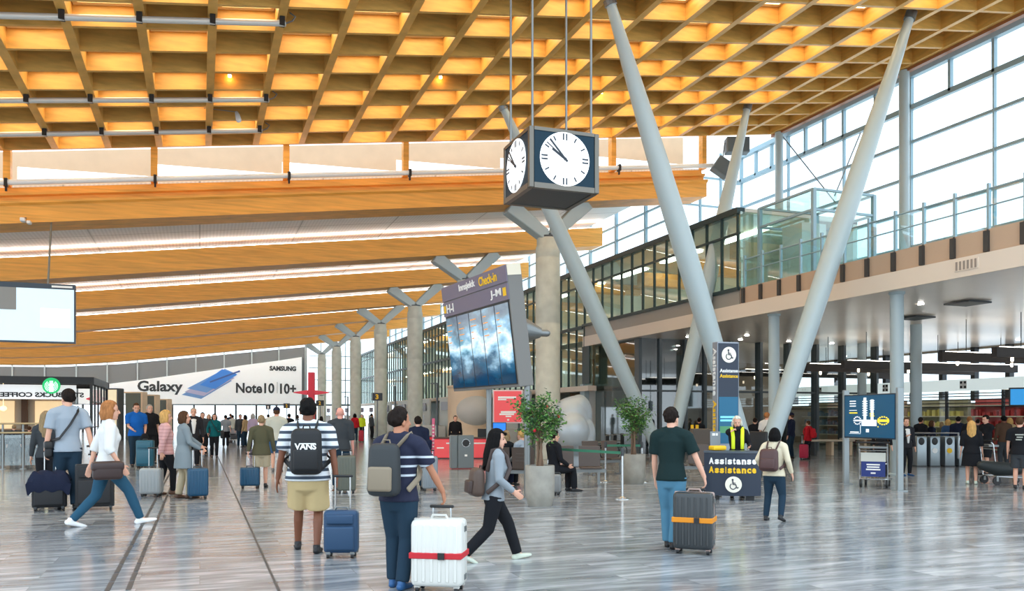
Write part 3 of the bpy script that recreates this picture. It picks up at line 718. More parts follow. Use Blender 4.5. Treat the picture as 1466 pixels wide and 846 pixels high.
def person(label, px, foot, top, ang=0, sex='m', skin='fair', hair='brown', hairstyle='short', shirt='black', sleeve='short', pants='jeans', legs='long', shoe='black',
           feet=None, hands=None, lean=0, turn=0, nod=0, coat=0.0, build=1.0, face=False, vox=0.014, group=None, at=None, H=None, front=None, seated=False, skirt=None, world=None):
    d = DG(foot) if at is None else at
    base = W(px, foot, d) if world is None else Vector(world)
    base.z = 0 if world is None else base.z
    if H is None: H = (foot-top)/F*d
    s = H/1.75
    rz = AZ(px) - math.radians(ang)
    Mt = Matrix.Scale(s, 4)
    fem = sex == 'f'
    # --- skeleton, 1.75 m tall, front = +Y, up = +Z
    if feet is None: feet = ((-0.10, 0.02, 0, 0), (0.10, 0.0, 0, 0))      # x, y, lift, toe pitch (deg)
    hx = 0.085; sh = 0.165 if fem else 0.192; sh *= (build*0.5+0.5)
    L = 0.835
    hz = min(0.075+f[2]+math.sqrt(max(0.05, (L*0.992)**2-f[1]**2-(abs(f[0])-hx)**2)) for f in feet)
    if seated: hz = 0.50
    up = Matrix.Rotation(-math.radians(lean), 4, 'X')
    pel = Vector((0,0,hz))
    def T(x, y, z): return pel + (up @ Vector((x, y, z)))
    hips = [Vector((-hx,0,hz)), Vector((hx,0,hz))]
    ank, knee, fdir = [], [], []
    for i, f in enumerate(feet):
        a = Vector((f[0], f[1], 0.075+f[2])); k, a = ik(hips[i], a, 0.425, 0.41, (0.10*(-1 if i == 0 else 1), 1, 0.15 if not seated else 1))
        ank.append(a); knee.append(k)
        p = math.radians(f[3]); fdir.append(Vector((0.12*(-1 if i == 0 else 1), math.cos(p), math.sin(p))).normalized())
    shl = [T(-sh, -0.01, 0.495), T(sh, -0.01, 0.495)]
    if hands is None: hands = ((-0.27, 0.05, -0.08), (0.27, 0.05, -0.08))
    elb, wri, hdir = [], [], []
    for i, h in enumerate(hands):
        sg = -1 if i == 0 else 1
        tgt = Vector((h[0], h[1], hz + h[2]))
        e, w_ = ik(shl[i], tgt, 0.29, 0.255, (0.35*sg, -1, -0.25))
        elb.append(e); wri.append(w_); fd = (w_-e).normalized()
        if len(h) > 3 and h[3] == 'grip': fd = (fd*0.6+Vector((0,0.1,-0.75))).normalized()
        hdir.append(fd)
    nk0 = T(0, -0.015, 0.54); 
    hd = T(0, 0.005, 0.54) + Vector((0, 0.015, 0.168))
    HS = 1.09 if not fem else 1.07
    Rh = Matrix.Translation(hd) @ Matrix.Rotation(-math.radians(turn), 4, 'Z') @ Matrix.Rotation(-math.radians(lean*0.4+nod), 4, 'X') @ Matrix.Scale(HS, 4)
    near = vox < 0.016
    # --- body skin
    b = BM(); bw = build
    tube(b, [T(0,0,-0.04), T(0,0,0.10), T(0,0.01,0.28), T(0,0,0.42), T(0,-0.01,0.50)], [(0.145,0.095),(0.13*bw,0.09*bw),(0.145*bw,0.10*bw),(0.16,0.10),(0.11,0.07)], 14, (1,0,0))
    tube(b, [shl[0], T(0,-0.01,0.515), shl[1]], [0.052,0.062,0.052], 10)
    tube(b, [nk0-Vector((0,0,0.05)), nk0+Vector((0,0,0.03)), hd-Vector((0,0.012,0.05))], [0.068,0.061,0.060] if not fem else [0.056,0.050,0.050], 12)
    ell(b, (0,-0.012,0.035), (0.074,0.092,0.088), Rh, 16, 12); ell(b, (0,0.018,-0.035), (0.058,0.070,0.078), Rh, 16, 12); ell(b, (0,0.048,-0.085), (0.034,0.036,0.026), Rh)
    tube(b, [Rh @ Vector((0,0.086,0.012)), Rh @ Vector((0,0.104,-0.022))], [0.010,0.014], 8)
    for sg in (-1, 1): ell(b, (0.076*sg,-0.012,-0.012), (0.011,0.020,0.032), Rh, 8, 6)
    lk = 1.0 if (legs == 'shorts' or skirt) else 0.80
    for i in (0, 1):
        tube(b, [shl[i], shl[i]*0.6+elb[i]*0.4, elb[i], elb[i]*0.65+wri[i]*0.35, wri[i]], [0.052*bw,0.046*bw,0.036,0.038,0.027] if not fem else [0.042,0.037,0.031,0.032,0.023], 10)
        tube(b, [hips[i]+Vector((0,0,0.02)), hips[i]*0.6+knee[i]*0.4, knee[i], knee[i]*0.68+ank[i]*0.32-Vector((0,0.012,0)), ank[i]], [0.088*bw*lk,0.077*bw*lk,0.053*lk,0.054*lk,0.036*lk], 12)
        tube(b, [ank[i]+Vector((0,-0.02,-0.02)), ank[i]+fdir[i]*0.06+Vector((0,0,-0.03))], [0.032,0.024], 8)
    if near:
        # palm, four unequal bent fingers and a thumb from the side of the palm
        for i in (0, 1):
            sg = -1 if i == 0 else 1
            f = hdir[i]; ac = Vector((0,1,0)) - f*f.y                     # thumb side faces forward
            if ac.length < 0.2: ac = Vector((-sg,0,0.2)) - f*f.dot(Vector((-sg,0,0.2)))
            ac.normalize(); nn = f.cross(ac)*(1 if i == 0 else -1)            # palm side points to the body
            w_ = wri[i]
            tube(b, [w_-f*0.01, w_+f*0.045, w_+f*0.088], [(0.027,0.018),(0.040,0.016),(0.040,0.013)], 10, ac)
            grip = len(hands[i]) > 3
            c1, c2 = (0.9, 1.7) if grip else (0.3, 0.6)
            for q, (o, ln) in enumerate(((0.031,0.072),(0.010,0.082),(-0.011,0.076),(-0.031,0.058))):
                p0 = w_+f*0.086+ac*o
                p1 = p0+(f*math.cos(c1*0.5)+nn*math.sin(c1*0.5))*ln*0.45
                p2 = p1+(f*math.cos(c1)+nn*math.sin(c1))*ln*0.33
                p3 = p2+(f*math.cos(c2)+nn*math.sin(c2))*ln*0.26
                tube(b, [p0,p1,p2,p3], [0.0098,0.0092,0.0085,0.0075], 6)
            p0 = w_+f*0.03+ac*0.032; p1 = p0+(f*0.6+ac*0.7+nn*0.2).normalized()*0.036; p2 = p1+(f*0.85+ac*0.3+nn*0.5).normalized()*0.03
            tube(b, [p0,p1,p2], [0.014,0.0115,0.009], 6)
    else:
        for i in (0, 1):
            f = hdir[i]; tube(b, [wri[i], wri[i]+f*0.06, wri[i]+f*0.15], [0.024,(0.034,0.017),(0.022,0.013)], 8, (0,1,0))
    b.transform(Mt)
    o = organic('person', b, SKIN[skin], (0.0085 if near else vox)*s if vox < 0.03 else vox*s, None, 2)
    o.location = base; o.rotation_euler = (0, 0, rz)
    tag(o, label, 'person', group, 'thing')
    # --- shirt / coat
    b = BM(); g = 1.0 + 0.04
    hem = -0.06-coat
    tw = 0.155 if not fem else 0.14
    prof = [(T(0,0,hem), (0.196*bw+coat*0.10, 0.146*bw+coat*0.08)), (T(0,0,0.02), (0.184*bw,0.136*bw)), (T(0,0.005,0.16), (tw*bw,0.112*bw)), (T(0,0.012,0.32), (0.170*bw,0.125*bw)), (T(0,0,0.44), (0.186,0.122)), (T(0,-0.012,0.525), (0.126,0.090))]
    tube(b, [p for p, r in prof], [r for p, r in prof], 20, (1,0,0), rnd=False)
    if fem: 
        for sg in (-1, 1): ell(b, T(0.07*sg, 0.085, 0.36), (0.07,0.06,0.07))
    tube(b, [shl[0], T(0,-0.01,0.515), shl[1]], [0.075,0.080,0.075], 12)
    for i in (0, 1): tube(b, [shl[i]+Vector((0,0,0.012)), T(0.05*(-1 if i == 0 else 1),-0.015,0.575)], [0.066,0.050], 12)
    tube(b, [T(0,-0.014,0.53), T(0,-0.012,0.598)], [(0.090,0.086),(0.075,0.073)], 14, (1,0,0), rnd=False)
    for i in (0, 1):
        if sleeve == 'none': continue
        e = elb[i]
        if sleeve == 'short': tube(b, [shl[i], shl[i]*0.5+e*0.5, shl[i]*0.22+e*0.78], [0.082,0.080,0.082], 12, rnd=False)
        elif sleeve == 'elbow': tube(b, [shl[i], shl[i]*0.4+e*0.6, e, e*0.75+wri[i]*0.25], [0.080,0.072,0.066,0.062], 12, rnd=False)
        else: tube(b, [shl[i], shl[i]*0.5+e*0.5, e, e*0.5+wri[i]*0.5, wri[i]-hdir[i]*0.01], [0.074*(bw*.5+.5),0.064,0.056,0.050,0.040], 12, rnd=False)
    b.transform(Mt); q = organic({'puffer':'jacket'}.get('', 'shirt' if not coat and sleeve != 'long' else 'jacket'), b, CL[shirt], max(vox, 0.014)*s, o, 3)
    # --- trousers, shorts or skirt
    b = BM()
    if skirt:
        tube(b, [T(0,0,0.08), T(0,0,-0.05), Vector((0,0.01,hz-skirt))], [(0.15*bw,0.115*bw),(0.185*bw,0.135*bw),(0.215*bw,0.17*bw)], 20, (1,0,0), rnd=False)
        b.transform(Mt); organic('skirt', b, CL[pants], max(vox,0.014)*s, o, 3)
    else:
        tube(b, [T(0,0,0.05), pel+Vector((0,0,0.0)), pel+Vector((0,0,-0.07))], [(0.148*bw,0.104*bw),(0.166*bw,0.120*bw),(0.156*bw,0.118*bw)], 18, (1,0,0))
        for i in (0, 1):
            h0 = hips[i]; k = knee[i]; a = ank[i]
            if legs == 'shorts':
                e = k*0.92+h0*0.08
                tube(b, [h0, h0*0.5+e*0.5, e], [0.108*bw,0.102*bw,0.100*bw], 14, rnd=False)
            else:
                tube(b, [h0, h0*0.55+k*0.45, k, k*0.6+a*0.4, a+Vector((0,0,0.0))], [0.110*bw,0.098*bw,0.080,0.076,0.068] if legs == 'long' else [0.105*bw,0.092*bw,0.070,0.066,0.052], 14, rnd=False)
        b.transform(Mt); organic('shorts' if legs == 'shorts' else 'trousers', b, CL[pants], max(vox,0.014)*s, o, 3)
    # --- shoes
    for i in (0, 1):
        b = BM(); f = fdir[i]; a = ank[i]; rt = f.cross(Vector((0,0,1))).normalized(); upv = rt.cross(f)
        Ms = Matrix.Translation(a) @ Matrix((rt, f, upv)).transposed().to_4x4()
        tube(b, [Ms @ Vector(p) for p in ((0,-0.055,-0.040),(0,0.0,-0.036),(0,0.07,-0.045),(0,0.15,-0.052),(0,0.185,-0.056))], [(0.036,0.032),(0.040,0.040),(0.043,0.030),(0.046,0.022),(0.036,0.017)], 12, rt)
        tube(b, [Ms @ Vector((0,-0.018,-0.035)), Ms @ Vector((0,-0.012,0.022))], [0.042,0.042], 10, rnd=False)
        c = [Ms @ Vector(p) for p in ((0,-0.058,-0.066),(0,0.02,-0.066),(0,0.13,-0.067),(0,0.19,-0.066))]
        tube(b, c, [(0.036,0.009),(0.038,0.009),(0.046,0.009),(0.034,0.009)], 10, rt)
        b.transform(Mt); organic('shoe', b, SHOE[shoe], max(vox*0.8, 0.010)*s, o, 2)
    # --- hair
    if hairstyle != 'bald':
        b = BM(); cutz = 0.012
        t = bmesh.new(); bmesh.ops.create_uvsphere(t, u_segments=24, v_segments=18, radius=1.0)
        vol = {'short':1.0,'crop':0.965,'curly':1.14,'bob':1.07,'long':1.05,'bun':1.02,'afro':1.2,'cap':1.03}[hairstyle]
        for v in t.verts:
            v.co = Vector((v.co.x*0.083*vol, v.co.y*0.100*vol-0.018, v.co.z*0.096*vol+0.036))
        # hairline: bare face and neck
        low = -0.068 if hairstyle in ('short','crop','cap') else -0.085
        kill = [v for v in t.verts if (v.co.y > 0.035 and v.co.z < 0.072) or v.co.z < low or (v.co.y > -0.005 and v.co.z < -0.005 and hairstyle in ('short','crop','cap','bun'))]
        bmesh.ops.delete(t, geom=kill, context='VERTS')
        ex = bmesh.ops.extrude_face_region(t, geom=t.faces[:])
        for v in [g_ for g_ in ex['geom'] if isinstance(g_, bmesh.types.BMVert)]: v.co = Vector((v.co.x*0.86, (v.co.y+0.018)*0.86-0.018, (v.co.z-0.036)*0.86+0.036))
        add(b, t, Rh); t.free()
        if near and hairstyle in ('short','crop','afro'):
            rr = random.Random(int(px)); bs = 0.016 if hairstyle != 'crop' else 0.012
            for k in range(70):
                an = rr.uniform(0, 2*pi); el = rr.uniform(-0.75, 1.5)
                q_ = Vector((math.cos(an)*math.cos(el)*0.080*vol, math.sin(an)*math.cos(el)*0.097*vol-0.018, math.sin(el)*0.093*vol+0.036))
                if (q_.y > 0.03 and q_.z < 0.085) or q_.z < low+0.012 or (q_.y > -0.02 and q_.z < 0.015): continue
                ell(b, q_, (bs,bs,bs*1.1), Rh, 8, 6)
        if hairstyle in ('bob','curly'):
            for k in range(9):
                an = pi*(0.02+0.96*k/8)+pi
                p = Vector((math.cos(an)*0.078, math.sin(an)*0.085-0.012, 0))
                tube(b, [Rh @ (p+Vector((0,0,0.05))), Rh @ (p*1.12+Vector((0,0,-0.03))), Rh @ (p*1.05+Vector((0,0,-0.10)))], [0.022,0.030,0.020], 8)
            if hairstyle == 'curly':
                rr = random.Random(3)
                for k in range(40):
                    an = rr.uniform(0, 2*pi); el = rr.uniform(0.0, 1.5)
                    p = Vector((math.cos(an)*math.cos(el)*0.088, math.sin(an)*math.cos(el)*0.100-0.018, math.sin(el)*0.096+0.036))
                    if p.y > 0.035 and p.z < 0.07: continue
                    ell(b, p, (0.024,0.024,0.024), Rh, 8, 6)
        if hairstyle == 'long':
            for k in range(11):
                an = pi*(-0.06+1.12*k/10)+pi
                p = Vector((math.cos(an)*0.080, math.sin(an)*0.088-0.012, 0))
                q2 = Vector((p.x*1.15, p.y*0.75-0.045, -0.36+0.05*abs(math.cos(an))))
                tube(b, [Rh @ (p+Vector((0,0,0.06))), Rh @ (p*1.1+Vector((0,0,-0.06))), Rh @ Vector((p.x*1.2,p.y*0.9-0.03,-0.2)), Rh @ q2], [0.020,0.028,0.030,0.014], 8)
            tube(b, [Rh @ Vector((-0.05,0.078,0.085)), Rh @ Vector((0,0.088,0.075)), Rh @ Vector((0.05,0.078,0.085))], [0.02,0.024,0.02], 8)
        if hairstyle == 'bun': ell(b, (0,-0.11,0.07), (0.04,0.035,0.04), Rh)
        b.transform(Mt)
        organic('hair', b, HAIR[hair], max(min(vox, 0.012), 0.009 if near else 0.014)*s, o, 2)
        if hairstyle == 'cap':
            b = BM(); t = bmesh.new(); bmesh.ops.create_uvsphere(t, u_segments=20, v_segments=12, radius=1.0)
            for v in t.verts: v.co = Vector((v.co.x*0.090, v.co.y*0.108-0.014, v.co.z*0.092+0.052))
            bmesh.ops.delete(t, geom=[v for v in t.verts if v.co.z < 0.05], context='VERTS'); add(b, t, Rh); t.free()
            tube(b, [Rh @ Vector((0,0.06,0.055)), Rh @ Vector((0,0.13,0.05)), Rh @ Vector((0,0.17,0.04))], [(0.075,0.006),(0.065,0.006),(0.03,0.005)], 12, Rh.to_3x3() @ Vector((1,0,0)))
            b.transform(Mt); obj('cap', b, CL['navy'], o, True)
    if face:
        for sg in (-1, 1):
            b = BM(); ell(b, (0.028*sg,0.071,0.012), (0.011,0.007,0.007), Rh, 8, 6); b.transform(Mt); obj('eye', b, EYEM, o, True)
            b = BM(); tube(b, [Rh @ Vector((0.014*sg,0.078,0.032)), Rh @ Vector((0.042*sg,0.070,0.032))], 0.004, 6); b.transform(Mt); obj('eyebrow', b, HAIR[hair], o, True)
        b = BM(); tube(b, [Rh @ Vector((-0.022,0.076,-0.058)), Rh @ Vector((0,0.085,-0.057)), Rh @ Vector((0.022,0.076,-0.058))], [0.004,0.0075,0.004], 6); b.transform(Mt); obj('mouth', b, LIPM, o, True)
    if front:
        b = BM(); ww = 0.055
        P = [T(0,0.085,0.50), T(0,0.118,0.40), T(0,0.130*bw,0.28), T(0,0.125*bw,0.10)]
        tube(b, P, [(0.075,0.022),(0.070,0.024),(0.052,0.024),(0.030,0.022)], 10, (1,0,0)); b.transform(Mt); obj('shirt_front', b, CL[front], o, True)
    J = dict(base=base, rz=rz, s=s, T=T, hd=hd, shl=shl, wri=wri, hdir=hdir, hz=hz, bw=bw, elb=elb, knee=knee, M=Matrix.Translation(base) @ Matrix.Rotation(rz, 4, 'Z') @ Mt, up=up, o=o)
    return J

# ------------------------------------------------------------------ bags people wear
def backpack(J, label, col, col2=None, w=0.30, h=0.44, dep=0.15, logo=None, top=0.50, kind='backpack', yoff=0.0, xoff=0.0):
    """a worn rucksack: body, pocket, top handle and two shoulder straps"""
    t = thing('backpack', label, 'backpack', J['base'], J['rz']); s = J['s']; T = J['T']; up = J['up']
    Mt = Matrix.Scale(s, 4)
    Mp = Mt @ Matrix.Translation(T(xoff, -0.128*J['bw']-0.02-dep/2+yoff, top-h/2)) @ up
    b = BM(); rbox(b, (0,0,0), (w,dep,h), 0.07, 4, None)
    for v in b.verts:
        k = (v.co.z/h+0.5); v.co.x *= 1.04-0.16*max(0,k-0.45); v.co.y = v.co.y*(1.05-0.30*k*k)+ (0 if v.co.y > 0 else 0.0)
    b.transform(Mp); obj('pack_body', b, col, t, True)
    b = BM(); rbox(b, (0,-dep/2-0.012,-h*0.17), (w*0.78,0.06,h*0.46), 0.026, 3); b.transform(Mp); obj('front_pocket', b, col2 or col, t, True)
    b = BM(); tube(b, [(-0.04,dep*0.25,h/2-0.01),(-0.03,dep*0.25,h/2+0.03),(0.03,dep*0.25,h/2+0.03),(0.04,dep*0.25,h/2-0.01)], 0.008, 6); b.transform(Mp); obj('top_handle', b, col2 or col, t, True)
    for sg in (-1, 1):
        b = BM(); bw = J['bw']
        P = [T(0.085*sg+xoff,-0.125*bw,top-0.03), T(0.105*sg,-0.085,0.565), T(0.108*sg,0.01,0.595), T(0.118*sg,0.105,0.50), T(0.135*sg,0.155*bw,0.36), T(0.185*sg,0.09,0.23), T(0.195*bw*sg,0.0,0.17), T(0.15*sg,-0.128*bw,top-h+0.06)]
        tube(b, P, [(0.012,0.028)]*len(P), 8, None); b.transform(Mt); obj('shoulder_strap', b, col2 or col, t, True)
    if logo:
        yl = -dep/2-0.014
        M = Mp @ Matrix.Translation((0, yl*1.0-0.012, 0.055)) @ Matrix.Rotation(pi/2, 4, 'X')
        text('lettering', logo, 0.088, WHT, t, None, M=M, bold=0.0035)
        b = BM(); cbox(b, (0.018, yl-0.012, 0.088), (0.17,0.006,0.011)); b.transform(Mp); obj('letter_bar', b, WHT, t)
    return t
def sling(J, label, name, cat, mcol, bagc, bags, side=1, strap=True):
    """shoulder bag on a crossbody strap: bagc = bag centre in body frame, side = the shoulder it hangs from"""
    t = thing(name, label, cat, J['base'], J['rz']); s = J['s']; T = J['T']; Mt = Matrix.Scale(s, 4); bw = J['bw']
    c = Vector((bagc[0], bagc[1], J['hz']+bagc[2]))
    b = BM(); rbox(b, c, bags, min(bags)*0.4, 4); b.transform(Mt); obj('bag_body', b, mcol, t, True)
    b = BM(); rbox(b, c+Vector((0,0,bags[2]*0.22)), (bags[0]*1.04,bags[1]*1.08,bags[2]*0.5), min(bags)*0.3, 3); b.transform(Mt); obj('flap', b, mcol, t, True)
    if strap:
        b = BM(); sg = side
        P = [c+Vector((0,-bags[1]*0.2,bags[2]*0.45)), T(-0.12*sg,-0.140*bw,0.14), T(0.02*sg,-0.150*bw,0.34), T(0.12*sg,-0.105,0.52), T(0.125*sg,-0.01,0.595), T(0.10*sg,0.10,0.51), T(0.0,0.165*bw,0.33), T(-0.13*sg,0.14*bw,0.12), c+Vector((0,bags[1]*0.2,bags[2]*0.45))]
        tube(b, P, [(0.008,0.022)]*len(P), 8); b.transform(Mt); obj('strap', b, mcol, t, True)
    return t

# ------------------------------------------------------------------ suitcases
def suitcase(label, px, foot, wpx, hpx, ang=0, col=None, style='hard', handle=0.0, dep=0.27, strap=None, edge=None, wheels=4, tilt=0, group=None, d=None, trim=None, hx=0.0, draped=False):
    """hpx = body height (with wheels) in picture pixels; handle = extra telescopic height in metres"""
    d = DG(foot) if d is None else d
    p = W(px, foot, d); p.z = 0
    w = wpx/F*d; h = hpx/F*d
    rz = AZ(px)-math.radians(ang)
    t = thing('suitcase', label, 'suitcase', p, rz, group)
    Mx = Matrix.Rotation(math.radians(tilt), 4, 'X')
    wh = 0.06; hb = h-wh; tr = trim or DKGREY
    b = BM()
    if style == 'hard':
        rbox(b, (0,0,wh+hb/2), (w,dep,hb), 0.05, 4, Mx); obj('shell', b, col, t, True)
        n = 6
        for sg in (-1, 1):
            for k in range(n):
                x = -w/2+w*(k+0.75)/(n+0.5)
                b = BM(); rbox(b, (x,sg*(dep/2+0.001),wh+hb/2), (w*0.07,0.012,hb*0.84), 0.005, 1, Mx); obj('rib', b, col, t, True)
    else:
        rbox(b, (0,0,wh+hb/2), (w,dep*0.8,hb), 0.045, 3, Mx); obj('shell', b, col, t, True)
        b = BM(); rbox(b, (0,-dep*0.4-0.02,wh+hb*0.36), (w*0.84,0.06,hb*0.56), 0.025, 3, Mx); obj('front_pocket', b, col, t, True)
        b = BM(); rbox(b, (0,-dep*0.4-0.014,wh+hb*0.80), (w*0.80,0.04,hb*0.22), 0.018, 3, Mx); obj('upper_pocket', b, col, t, True)
    b = BM(); rbox(b, (0,0,wh+hb/2), (w*1.012,0.022,hb*1.008), 0.01, 1, Mx); obj('zip_seam', b, tr, t, True)
    b = BM()
    tube(b, [Mx @ Vector(q) for q in ((-0.08,0,h-0.005),(-0.06,0,h+0.03),(0.06,0,h+0.03),(0.08,0,h-0.005))], 0.012, 8); obj('carry_handle', b, tr, t, True)
    for k, (x, y) in enumerate(((-1,-1),(1,-1),(-1,1),(1,1))[:4]):
        b = BM(); xx = x*(w/2-0.055); yy = y*(dep*0.4-0.03)
        tube(b, [Mx @ Vector((xx-0.016,yy,0.032)), Mx @ Vector((xx+0.016,yy,0.032))], [0.03,0.03], 14, rnd=False)
        q = obj('wheel', b, BLACK, t, True)
        b = BM(); cbox(b, (xx,yy,0.062), (0.05,0.045,0.03), Mx); obj('wheel_fork', b, tr, q)
    if handle:
        hy = dep*0.32
        b = BM()
        for x in (-0.085, 0.085): tube(b, [Mx @ Vector((x+hx*0,hy,h-0.03)), Mx @ Vector((x,hy,h+handle))], 0.009, 8, rnd=False)
        q = obj('telescopic_handle', b, CHROME, t, True)
        b = BM(); tube(b, [Mx @ Vector((-0.10,hy,h+handle)), Mx @ Vector((0.10,hy,h+handle))], 0.016, 8); obj('grip', b, BLACK, q, True)
    if strap:
        z = wh+hb*strap[1]
        b = BM(); rbox(b, (0,0,z), (w+0.014,dep+0.03,0.055 if len(strap) < 3 else strap[2]), 0.006, 1, Mx); q = obj('luggage_strap', b, strap[0], t)
        b = BM(); cbox(b, (w*0.12,-dep/2-0.02,z), (0.06,0.02,0.06), Mx); obj('buckle', b, BLACK, q)
    if edge:
        b = BM()
        for z in (wh+hb*0.13, wh+hb*0.85):
            for x in (-w/2, w/2): cbox(b, (x*0.985,0.02,z), (0.02,0.08,0.05), Mx)
        obj('latch', b, edge, t)
    return t
# ================================================================== TRAVELLERS IN THE NEAR HALL
SC_ = lambda n, r, g, b, ro=0.35: mat('case_'+n, srgb(r, g, b), ro)
# man in grey tee with crossbody strap, two black cases
J = person('man in grey t-shirt with black crossbody strap, between two black suitcases', 97, 729, 557, -6, 'm', 'fair', 'dark', 'short', 'greytee', 'short', 'darkjeans', 'long', 'black',
           feet=((-0.11,0.05,0,0),(0.09,-0.08,0.0,0)), hands=((-0.29,0.02,-0.10,'grip'),(0.33,-0.10,-0.10,'grip')), turn=-28)
sling(J, 'small black bag on the strap of the man in grey t-shirt', 'shoulder_bag', 'bag', BLACK, (-0.245,0.06,-0.02), (0.11,0.22,0.26), 1)
t = suitcase('black suitcase with a dark jacket draped over it, left of the man in grey t-shirt', 71, 731, 44, 50, 6, SC_('black',34,35,38,0.7), 'soft', 0.42, 0.26)
def drape(label, px, foot, w, z0, z1, col, dep=0.3, rz=0, name='jacket', d=None):
    d = DG(foot) if d is None else d; p = W(px, foot, d); p.z = 0
    b = BM(); n = 10; prof = []
    for k in range(n+1):
        a = pi*k/n; prof.append((-math.cos(a)*dep/2, z1-0.10+math.sin(a)*0.10))
    prof = [(-dep/2-0.01, z0), (-dep/2-0.02, (z0+z1)/2)] + prof + [(dep/2+0.02, (z0+z1)/2+0.1), (dep/2+0.01, z0+0.16)]
    rows = []; m = 14
    for i in range(m+1):
        x = -w/2 + w*i/m
        rows.append([b.verts.new((x*(1+0.08*math.sin(k*1.7)), y*(1+0.05*math.sin(i*1.9)), z+0.02*math.sin(i*1.3+k)-(0.16*max(0,abs(x)/(w/2)-0.75)/0.25 if abs(x)/(w/2) > 0.75 else 0)*(1 if 2 <= k <= n+2 else 0.4))) for k, (y, z) in enumerate(prof)])
    for r0, r1 in zip(rows, rows[1:]):
        for k in range(len(prof)-1): b.faces.new([r0[k], r0[k+1], r1[k+1], r1[k]])
    ex = bmesh.ops.extrude_face_region(b, geom=b.faces[:]); 
    for v in [g for g in ex['geom'] if isinstance(g, bmesh.types.BMVert)]: v.co += Vector((0,0,0.022))+Vector((v.co.x,v.co.y,0))*0.06
    o = obj(name, b, col, None, True); o.location = p; o.rotation_euler = (0,0,AZ(px)-math.radians(rz)); tag(o, label, 'jacket'); return o
drape('dark navy jacket draped over a black suitcase beside the man in grey t-shirt', 71, 731, 0.60, 0.34, 0.66, CL['navy'], 0.30, 6)
suitcase('tall black suitcase pulled between the man in grey t-shirt and the woman in white', 136, 730, 50, 66, 4, SC_('black',34,35,38,0.7), 'soft', 0.16, 0.28)
J = person('woman in white t-shirt and blue jeans striding to the right', 153, 752, 562, 80, 'f', 'fair', 'ginger', 'bob', 'white', 'elbow', 'jeans', 'slim', 'white',
           feet=((-0.06,-0.40,0.02,-14),(0.06,0.40,0.0,10)), hands=((-0.24,-0.16,-0.02),(0.25,0.12,0.0)), lean=3, face=True, turn=-6)
sling(J, 'dark brown handbag at the hip of the woman in white t-shirt', 'handbag', 'bag', mat('leather_dark', srgb(58,42,40), 0.45), (0.28,-0.04,-0.06), (0.12,0.36,0.24), -1, False)
person('person in charcoal half hidden left of the man in grey t-shirt', 66, 718, 588, 10, 'f', 'fair', 'ash', 'long', 'charcoal', 'long', 'black', 'long', 'black')
J = person('man in bright blue polo looking down, arms bent', 195, 668, 577, 170, 'm', 'fair', 'brown', 'crop', 'blue', 'short', 'darkjeans', 'long', 'black', hands=((-0.20,0.16,0.05),(0.14,0.28,0.12)), nod=18, build=1.15, face=True)
person('man in black t-shirt behind the man in blue polo', 214, 664, 579, 160, 'm', 'fair', 'grey', 'crop', 'black', 'short', 'black', 'long', 'black', face=True, build=1.1)
p = W(207, 640, 26.5); b = BM(); 
tube(b, [(0,0,0.36),(0.03,0,0.18),(0.0,0.02,0.0),(-0.04,0,-0.22)], [(0.10,0.08),(0.17,0.09),(0.19,0.08),(0.12,0.05)], 12); o = obj('jacket', b, CL['black'], None, True); o.location = p; tag(o, 'black jacket hung over the arm of the man in blue polo', 'jacket')
suitcase('teal blue suitcase behind the man in blue polo', 208, 670, 24, 40, 20, SC_('teal',34,96,118), 'soft', 0.0)
person('woman in pink quilted jacket standing by a silver-grey suitcase', 237, 708, 587, 72, 'f', 'fair', 'blond', 'curly', 'pink', 'long', 'black', 'slim', 'brown', feet=((-0.08,-0.14,0,0),(0.08,0.12,0,0)), hands=((-0.22,0.06,-0.04),(0.24,-0.16,-0.06,'grip')), face=True, build=1.12)
suitcase('silver-grey hard suitcase beside the woman in pink jacket', 217, 711, 30, 41, 24, SC_('silver',164,170,172), 'hard', 0.40, 0.24)
person('woman in long grey coat and beige trousers, hand on a blue suitcase', 263, 713, 588, 74, 'f', 'fair', 'brown', 'bob', 'greycoat', 'long', 'beige', 'long', 'brown', coat=0.24, feet=((-0.08,-0.08,0,0),(0.08,0.08,0,0)), hands=((-0.12,0.42,0.10,'grip'),(0.23,0.26,0.08,'grip')), build=1.15, face=True)
suitcase('blue hard suitcase in front of the woman in grey coat', 283, 714, 28, 44, -6, SC_('blue',24,76,108), 'hard', 0.36, 0.26)
person('man in dark suit walking towards the camera behind the woman in grey coat', 277, 668, 583, 176, 'm', 'fair', 'grey', 'crop', 'suit', 'long', 'black', 'long', 'black', face=True, front='white', feet=((-0.08,0.16,0,8),(0.08,-0.14,0.03,-14)))
person('dark-clothed man half hidden behind the man in dark suit', 290, 652, 590, 178, 'm', 'fair', 'dark', 'short', 'charcoal', 'long', 'black', 'long', 'black', vox=0.02)
J = person('woman in black with a teal top walking towards the camera, black bag on her arm', 307, 655, 592, 178, 'f', 'fair', 'dark', 'bob', 'teal', 'long', 'black', 'slim', 'black', face=True, hands=((-0.24,0.05,-0.05),(0.25,0.10,0.06)), feet=((-0.08,0.10,0,6),(0.08,-0.10,0.02,-10)))
sling(J, 'black shoulder bag of the woman with the teal top', 'shoulder_bag', 'bag', BLACK, (-0.29,0.03,0.02), (0.14,0.30,0.32), 1)
J = person('man in olive jacket and beige shorts seen from behind, pulling a small blue suitcase', 374, 698, 594, 4, 'm', 'fair', 'ash', 'short', 'olive', 'long', 'beige', 'shorts', 'black', feet=((-0.08,-0.02,0,0),(0.09,0.12,0,0)), hands=((-0.30,-0.10,-0.08,'grip'),(0.30,0.05,-0.05)), coat=0.05, build=1.15, lean=2)
suitcase('small blue suitcase behind the man in olive jacket', 358, 699, 27, 30, 8, SC_('blue',24,76,108), 'hard', 0.30, 0.24)
